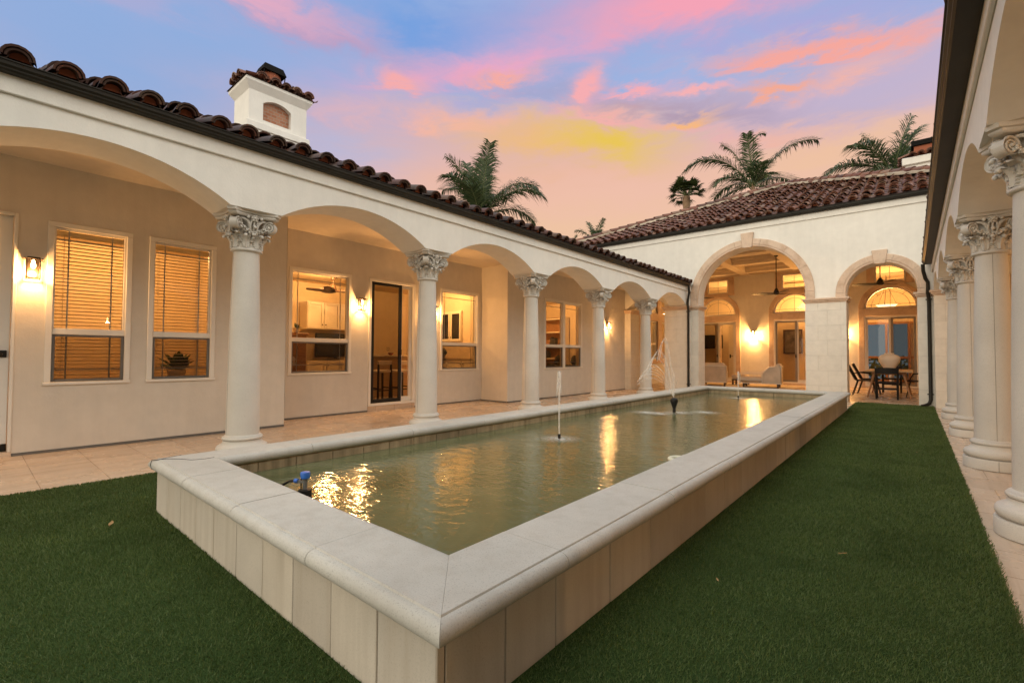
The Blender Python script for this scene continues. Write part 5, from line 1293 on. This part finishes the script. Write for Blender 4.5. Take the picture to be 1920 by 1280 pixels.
# ------------------------------------------------------------------ palms
def pinnate(mb, st, base, d0, L, droop, side, wleaf=.42, n=46, twist=0., w=.022):
    base = Vector(base); d0 = Vector(d0).normalized(); pts = []; p = base.copy(); d = d0.copy(); N = 26
    for i in range(N + 1):
        pts.append(p.copy()); p = p + d * (L / N); d = (d + Vector((0, 0, -droop / N * (.35 + 1.6 * i / N)))).normalized()
    st.tube(pts, [.034 * (1 - i / N) + .006 for i in range(N + 1)], 6)
    for i in range(n):
        s = .16 + .84 * i / (n - 1); f = s * N; k = min(int(f), N - 1); o = pts[k].lerp(pts[k + 1], f - k); t = (pts[k + 1] - pts[k]).normalized()
        sd = t.cross(Vector((0, 0, 1)))
        if sd.length < .1: sd = Vector(side)
        sd.normalize(); up = sd.cross(t)
        ll = wleaf * (.45 + .75 * sin(pi * min(1, (s * .86 + .10)))) * U(.8, 1.15)
        for g in (-1, 1):
            a = U(.60, .95); e = U(-.1, .65) + twist
            q = (sd * g * sin(a + .25) + t * cos(a) + up * e * .7).normalized(); wv = q.cross(up + sd * .4 * g).normalized() * w
            m1 = o + q * ll * .55 - Vector((0, 0, .05 * ll)); tip = o + q * ll - Vector((0, 0, ll * U(.2, .6)))
            mb.add([o - wv * .5, o + wv * .5, m1 + wv, m1 - wv, tip], [(0, 1, 2, 3), (3, 2, 4)])
def palm(loc, hgt, fronds, label, spear=0, lean=0, wl=.5, w=.026, rt=.16):
    t = thing('queen_palm', loc, label, 'palm tree', 'palm trees beyond the roofs', world=False)
    m = MB(); N = 24; m.tube([(lean * (i / N) ** 2, 0, hgt * i / N) for i in range(N + 1)], [rt * (1.25 - .35 * i / N) + (.012 if i % 2 else 0) for i in range(N + 1)], 12); m.tube([(lean, 0, hgt - .05), (lean, 0, hgt + .5)], [rt * .9, .06], 10); m.build('trunk', M['trunk'], t)
    mb = MB(); st = MB()
    R = Vector((.76, .65, 0)); Dp = Vector((-.65, .76, 0))
    for sx, up, dp, L, dr in fronds:
        pinnate(mb, st, (lean, 0, hgt + .25), R * sx + Dp * dp + Vector((0, 0, up)), L, dr, R, wl, int(26 * L), w=w * .8)
    if spear:
        st.tube([(lean, 0, hgt), (lean + .03, .02, hgt + spear)], [.035, .012], 6); pinnate(mb, st, (lean + .03, .02, hgt + spear - .1), R * .5 + Vector((0, 0, .8)), .9, 1.6, R, .30, 16, w=w)
    st.build('frond_stem', M['frondstem'], t); mb.build('crown', M['palm'], t, smooth=False); return t
# fronds: (right, up, depth, length, droop)
palm((-6.84, 29.2, 0), 10.55, [(-.75, 1.0, .1, 4.5, 1.9), (-1.0, .55, -.2, 2.8, 1.5), (-.32, 1.0, .15, 3.2, 1.0), (-.18, 1.0, -.2, 2.9, 1.0), (.60, 1.0, -.1, 4.5, 1.35), (.95, .6, .15, 3.3, 1.4), (1.0, .05, -.2, 2.2, .9), (.3, .9, .9, 2.6, 1.2), (-.2, .9, -.9, 2.2, 1.3), (-.8, .0, .3, 1.7, .9), (.7, .75, .6, 2.6, 1.4), (-.6, .6, .8, 2.6, 1.5), (.1, .5, -1, 1.8, 1.2)],
     'tall queen palm with open arching fronds and a bare centre spear above the far roof', spear=3.0, wl=.80, w=.030)
palm((-18.2, 18.5, 0), 8.35, [(-.16, 1, .2, 3.9, .95), (.10, 1, -.2, 4.0, 1.0), (-.28, 1, -.1, 3.8, 1.3), (-.02, 1, .5, 3.7, 1.2), (-.42, .95, .2, 3.5, 1.6), (-.36, 1, -.5, 3.5, 1.6), (.55, 1, .1, 4.2, 1.65), (.75, .86, -.25, 4.1, 1.6), (.32, 1, .5, 3.6, 1.5), (-.2, .95, -.8, 3.4, 1.5), (-.6, .7, .2, 2.9, 1.5), (.85, .6, .2, 3.4, 1.5), (.02, 1, .1, 3.7, 1.1)],
     'bushy queen palm rising behind the left tiled roof, one long frond leaning right', wl=1.0, w=.030)
palm((-.6, 28.0, 0), 9.35, [(-.95, .55, .1, 3.2, 1.35), (-.7, .8, -.2, 2.9, 1.3), (-.25, 1, .2, 2.4, .9), (.1, 1, -.2, 2.5, .8), (.5, .9, .2, 2.6, 1.1), (.9, .6, -.1, 2.8, 1.4), (1, .3, .2, 2.6, 1.2), (-.5, .6, .8, 2.5, 1.5), (.4, .7, .8, 2.5, 1.4), (-.9, .15, -.3, 2.4, 1.0), (.3, .8, -.8, 2.4, 1.3), (-.1, .5, -1, 2, 1.2), (.35, 1, 0, 2.6, 1.1)],
     'dense queen palm standing left of the far chimney at the right', wl=.82, w=.028)
palm((-16.2, 27.6, 0), 8.35, [(-.6, .9, .1, 1.7, 1.2), (-.2, 1, .2, 1.7, .8), (.2, 1, -.2, 1.7, .8), (.6, .9, .1, 1.7, 1.2), (.9, .5, .2, 1.7, 1.4), (-.9, .5, .2, 1.7, 1.4), (.1, .8, .8, 1.6, 1.3), (-.1, .8, -.8, 1.6, 1.3)], 'small palm crown peeping over the valley where the two roofs meet', wl=.5, w=.028)
palm((-19.6, 29.0, 0), 7.75, [(-.6, .9, .1, 2.2, .8), (-.2, 1, .2, 2.1, .6), (.3, 1, -.2, 2.1, .6), (.7, .8, .1, 2.1, 1.0), (0, .9, .6, 2, .8)], 'thin palm frond tips just showing above the left roof ridge', wl=.4, w=.024)
t = thing('fan_palm', (-10.28, 28.2, 0), 'fan palm with a compact round crown and short brown trunk above the far roof', 'palm tree', 'palm trees beyond the roofs', world=False)
m = MB(); N = 30; m.tube([(0, 0, 10.7 * i / N) for i in range(N + 1)], [.20 + (.03 if i % 2 else 0) for i in range(N + 1)], 12); m.build('trunk', M['trunk'], t)
m = MB(); st = MB()
for k in range(46):
    a = U(0, 2 * pi); el = U(-.35, 1.2); d = Vector((cos(a) * cos(el), sin(a) * cos(el), sin(el))); o = Vector((0, 0, 10.75)); L = U(.6, .95) * (.8 if el < 0 else 1); c = o + d * L; st.tube([o, c], .018, 5)
    sd = d.cross(Vector((0, 0, 1))).normalized(); up = sd.cross(d)
    for j in range(17):
        b = -1.5 + 3.0 * j / 16; q = (d * cos(b) + sd * sin(b)).normalized(); r = U(.42, .60); wv = q.cross(up).normalized() * .034
        m.add([c - wv * .3, c + wv * .3, c + q * r * .6 + wv, c + q * r * .6 - wv, c + q * r - Vector((0, 0, U(.06, .2)))], [(0, 1, 2, 3), (3, 2, 4)])
st.build('frond_stem', M['frondstem'], t); m.build('crown', M['fan_palm'], t, smooth=False)

# ------------------------------------------------------------------ sky, sun, camera
W = bpy.data.worlds.new('World'); S.world = W; W.use_nodes = True; nt = W.node_tree; nt.nodes.clear()
out = nt.nodes.new('ShaderNodeOutputWorld'); bg = nt.nodes.new('ShaderNodeBackground'); bg.inputs[1].default_value = .1
SUN_EL, SUN_AZ = radians(16), radians(188)          # azimuth measured clockwise from +Y: low, behind the viewer
sky = nt.nodes.new('ShaderNodeTexSky'); sky.sky_type = 'NISHITA'; sky.sun_disc = False; sky.sun_elevation = SUN_EL; sky.sun_rotation = SUN_AZ; sky.air_density = 1.2; sky.dust_density = 2
tc = nt.nodes.new('ShaderNodeTexCoord'); sp = nt.nodes.new('ShaderNodeSeparateXYZ'); lk(nt, tc.outputs['Generated'], sp.inputs[0])
dx, dy, dz = sp.outputs
el = math_(nt, 'ARCSINE', dz); az = math_(nt, 'ARCTAN2', dx, dy)           # az 0 = along the court, negative to the left
# drifting cloud coordinates
cv = nt.nodes.new('ShaderNodeCombineXYZ'); lk(nt, az, cv.inputs[0]); lk(nt, el, cv.inputs[1])
def cl(scale, detail, rough, sx, sy, rot, ox=0, dist=.0):
    mp = nt.nodes.new('ShaderNodeMapping'); mp.inputs['Rotation'].default_value = (0, 0, rot); mp.inputs['Scale'].default_value = (sx, sy, 1); mp.inputs['Location'].default_value = (ox, ox * .7, ox)
    lk(nt, cv.outputs[0], mp.inputs[0]); n = nd(nt, 'ShaderNodeTexNoise', Scale=scale, Detail=detail, Roughness=rough, Distortion=dist); lk(nt, mp.outputs[0], n.inputs['Vector']); return n.outputs['Fac']
big1 = cl(3.5, 5, .55, 1, 2.0, -.1, 3.1, .4); wisp = cl(7.0, 9, .62, 1, 3.2, -.12, 7.7, .5)
uw = math_(nt, 'ADD', az, math_(nt, 'MULTIPLY', math_(nt, 'SUBTRACT', big1, .5), .22))
vw = math_(nt, 'ADD', el, math_(nt, 'ADD', math_(nt, 'MULTIPLY', math_(nt, 'SUBTRACT', big1, .5), .045), math_(nt, 'MULTIPLY', math_(nt, 'SUBTRACT', wisp, .5), .085)))
fine = cl(17, 8, .65, 1, 2.6, -.15, 1.7, .3)
vw = math_(nt, 'ADD', vw, math_(nt, 'MULTIPLY', math_(nt, 'SUBTRACT', fine, .5), .05)); uw = math_(nt, 'ADD', uw, math_(nt, 'MULTIPLY', math_(nt, 'SUBTRACT', wisp, .5), .10))
tex = ramp(nt, wisp, [(.36, (.45,) * 3), (.58, (1.25,) * 3)])
def blob(a, e, ra, re, rot=0., amp=1., tx=True):
    # soft lobe of cloud colour around azimuth a, elevation e (degrees), frayed by the cloud noise
    a, e, ra, re = map(radians, (a, e, ra, re)); c, k = cos(rot), sin(rot)
    u = math_(nt, 'SUBTRACT', uw, a); v = math_(nt, 'SUBTRACT', vw, e)
    p = math_(nt, 'ADD', math_(nt, 'MULTIPLY', u, c / ra), math_(nt, 'MULTIPLY', v, k / ra)); q = math_(nt, 'ADD', math_(nt, 'MULTIPLY', u, -k / re), math_(nt, 'MULTIPLY', v, c / re))
    r2 = math_(nt, 'ADD', math_(nt, 'MULTIPLY', p, p), math_(nt, 'MULTIPLY', q, q))
    f = math_(nt, 'MULTIPLY', math_(nt, 'POWER', 2.718, math_(nt, 'MULTIPLY', r2, -1.0)), amp, True)
    return math_(nt, 'MULTIPLY', f, tex, True) if tx else f
eln = math_(nt, 'DIVIDE', math_(nt, 'ADD', math_(nt, 'MULTIPLY', el, .45), math_(nt, 'MULTIPLY', vw, .55)), pi / 2, True)
col = ramp(nt, eln, [(0, (.86, .47, .30)), (.17, (.88, .54, .34)), (.235, (.86, .49, .37)), (.28, (.62, .45, .56)), (.325, (.36, .44, .72)), (.41, (.27, .41, .74)), (.50, (.55, .66, .90)), (.62, (1.3, 1.42, 1.5)), (1, (1.8, 1.85, 1.8))])  # top stops, above the framed sky, raised to add overhead light
lobes = [(-82, 25, 17, 10, 0, .9, (.25, .42, .74), 0), (-62, 22.0, 8, 2.4, 0, .8, (.46, .48, .70), 0), (-60, 19.0, 9, 2.0, 0, .6, (.80, .48, .45), 0), (-3, 24.0, 13, 3.6, 0, .8, (.52, .45, .64), 0), (-7, 20.0, 9, 1.9, 0, .8, (.90, .54, .31), 0), (-27, 18.6, 14, 2.2, 0, .5, (.90, .52, .40), 0),
  (-51, 34.7, 9, 2.1, 0, .85, (.15, .35, .76), 0), (-61, 32.6, 12, 1.5, -.1, .8, (.50, .35, .55), 1), (-69, 34.2, 9, 1.2, -.05, .75, (.80, .42, .55), 1), (-85, 31.0, 9, 1.1, .05, .55, (.55, .42, .62), 1),
  (-43, 31.9, 15, 1.7, .16, .85, (.84, .40, .58), 1), (-19, 35.8, 16, 2.5, .0, 1.1, (.95, .37, .47), 0), (-19, 30.1, 10, 1.9, .0, .9, (.30, .47, .80), 0), (-9, 31.2, 9, 1.1, -.1, .6, (.46, .38, .68), 1), (-6, 28.9, 11, .95, -.12, 1.1, (.96, .39, .32), 1), (-14, 27.4, 6, 1.2, 0, .5, (.36, .46, .74), 0),
  (-24, 27.0, 13, 1.3, -.20, .95, (.40, .31, .45), 1), (-36, 29.0, 10, .9, -.03, .7, (.36, .42, .70), 0),
  (-53.7, 29.8, 3.6, 1.1, .05, 1.2, (.95, .42, .42), 1), (-40.3, 31.3, 3.4, .8, .1, 1.1, (.96, .42, .36), 1), (-31.3, 30.0, 1.7, 1.5, .3, 1.2, (.96, .42, .44), 1), (-25, 29.1, 3.2, .6, .0, 1.1, (.95, .42, .46), 1), (-18.5, 28.0, 4, .5, -.05, 1.1, (.95, .44, .45), 1), (-11.3, 26.7, 4.4, .6, -.05, 1.2, (.93, .40, .28), 1), (-3.5, 26.4, 4, 1.0, .1, .8, (.92, .46, .38), 1),
  (-45, 26.8, 17, 1.3, .02, .9, (.92, .47, .42), 1), (-36, 24.7, 12, 2.5, -.06, 1.0, (.88, .50, .22), 0), (-29.5, 24.0, 6.5, 1.7, -.22, 1.05, (.85, .57, .07), 0), (-27, 26.0, 11, .6, -.26, .75, (.95, .44, .40), 1), (-20.5, 24.9, 3.0, .5, .05, 1.1, (.95, .48, .20), 1), (-12, 22.3, 6, .9, -.05, .7, (.93, .47, .33), 1)]
for a, e, ra, re, ro, am, cc, tx in lobes: col = mixc(nt, blob(a, e, ra, re, ro, am, tx), col, cc)
side = ramp(nt, dx, [(.22, (0,) * 3), (.55, (1,) * 3)])
col = mixc(nt, side, col, (1.9, 1.85, 1.72))  # unseen sky to the right, brightened to add light on the arcade walls
# unseen sky behind the camera, made bright and warm as added fill light
back = ramp(nt, math_(nt, 'MULTIPLY', math_(nt, 'ADD', math_(nt, 'MULTIPLY', dy, -1), -.22), 1.6, True), [(0, (0,) * 3), (.6, (1,) * 3)])
col = mixc(nt, back, col, (1.75, 1.62, 1.38))
# sky layer (strength .1) plus the lit cloud layer
tot = mixc(nt, 1.0, mixc(nt, 1.0, sky.outputs[0], (.10, .10, .10), 'MULTIPLY'), mixc(nt, 1.0, col, (8.7, 8.7, 8.7), 'MULTIPLY'), 'ADD')
lk(nt, tot, bg.inputs[0]); lk(nt, bg.outputs[0], out.inputs[0])
sl = bpy.data.lights.new('sun', 'SUN'); sl.energy = .55; sl.angle = radians(24); sl.color = (1, .90, .74)
so = bpy.data.objects.new('sun', sl); COL.objects.link(so)
sd = Vector((sin(SUN_AZ) * cos(SUN_EL), cos(SUN_AZ) * cos(SUN_EL), sin(SUN_EL))); so.rotation_euler = sd.to_track_quat('Z', 'Y').to_euler(); so.location = sd * 50
cam = bpy.data.cameras.new('camera'); co = bpy.data.objects.new('camera', cam); COL.objects.link(co); S.camera = co
P_, Y_, R_ = radians(1.5918), radians(40.537), radians(.3133)
fw = Vector((-sin(Y_) * cos(P_), cos(Y_) * cos(P_), sin(P_))); r0 = Vector((cos(Y_), sin(Y_), 0)); u0 = r0.cross(fw)
rt = r0 * cos(R_) + u0 * sin(R_); up = u0 * cos(R_) - r0 * sin(R_)
co.matrix_world = Matrix(((rt.x, up.x, -fw.x, 0), (rt.y, up.y, -fw.y, 0), (rt.z, up.z, -fw.z, 1.1), (0, 0, 0, 1)))
cam.sensor_width = 36; cam.lens = 878.75 / 1920 * 36; cam.clip_start = .05; cam.clip_end = 1000
S.render.engine = 'CYCLES'; S.cycles.max_bounces = 10; S.cycles.transparent_max_bounces = 24; S.cycles.diffuse_bounces = 4; S.cycles.glossy_bounces = 4; S.cycles.caustics_reflective = False; S.cycles.caustics_refractive = False
S.cycles.sample_clamp_indirect = 6
S.view_settings.view_transform = 'Standard'; S.view_settings.look = 'None'; S.view_settings.exposure = .12; S.view_settings.gamma = 1
S.render.resolution_x = 1024; S.render.resolution_y = 682
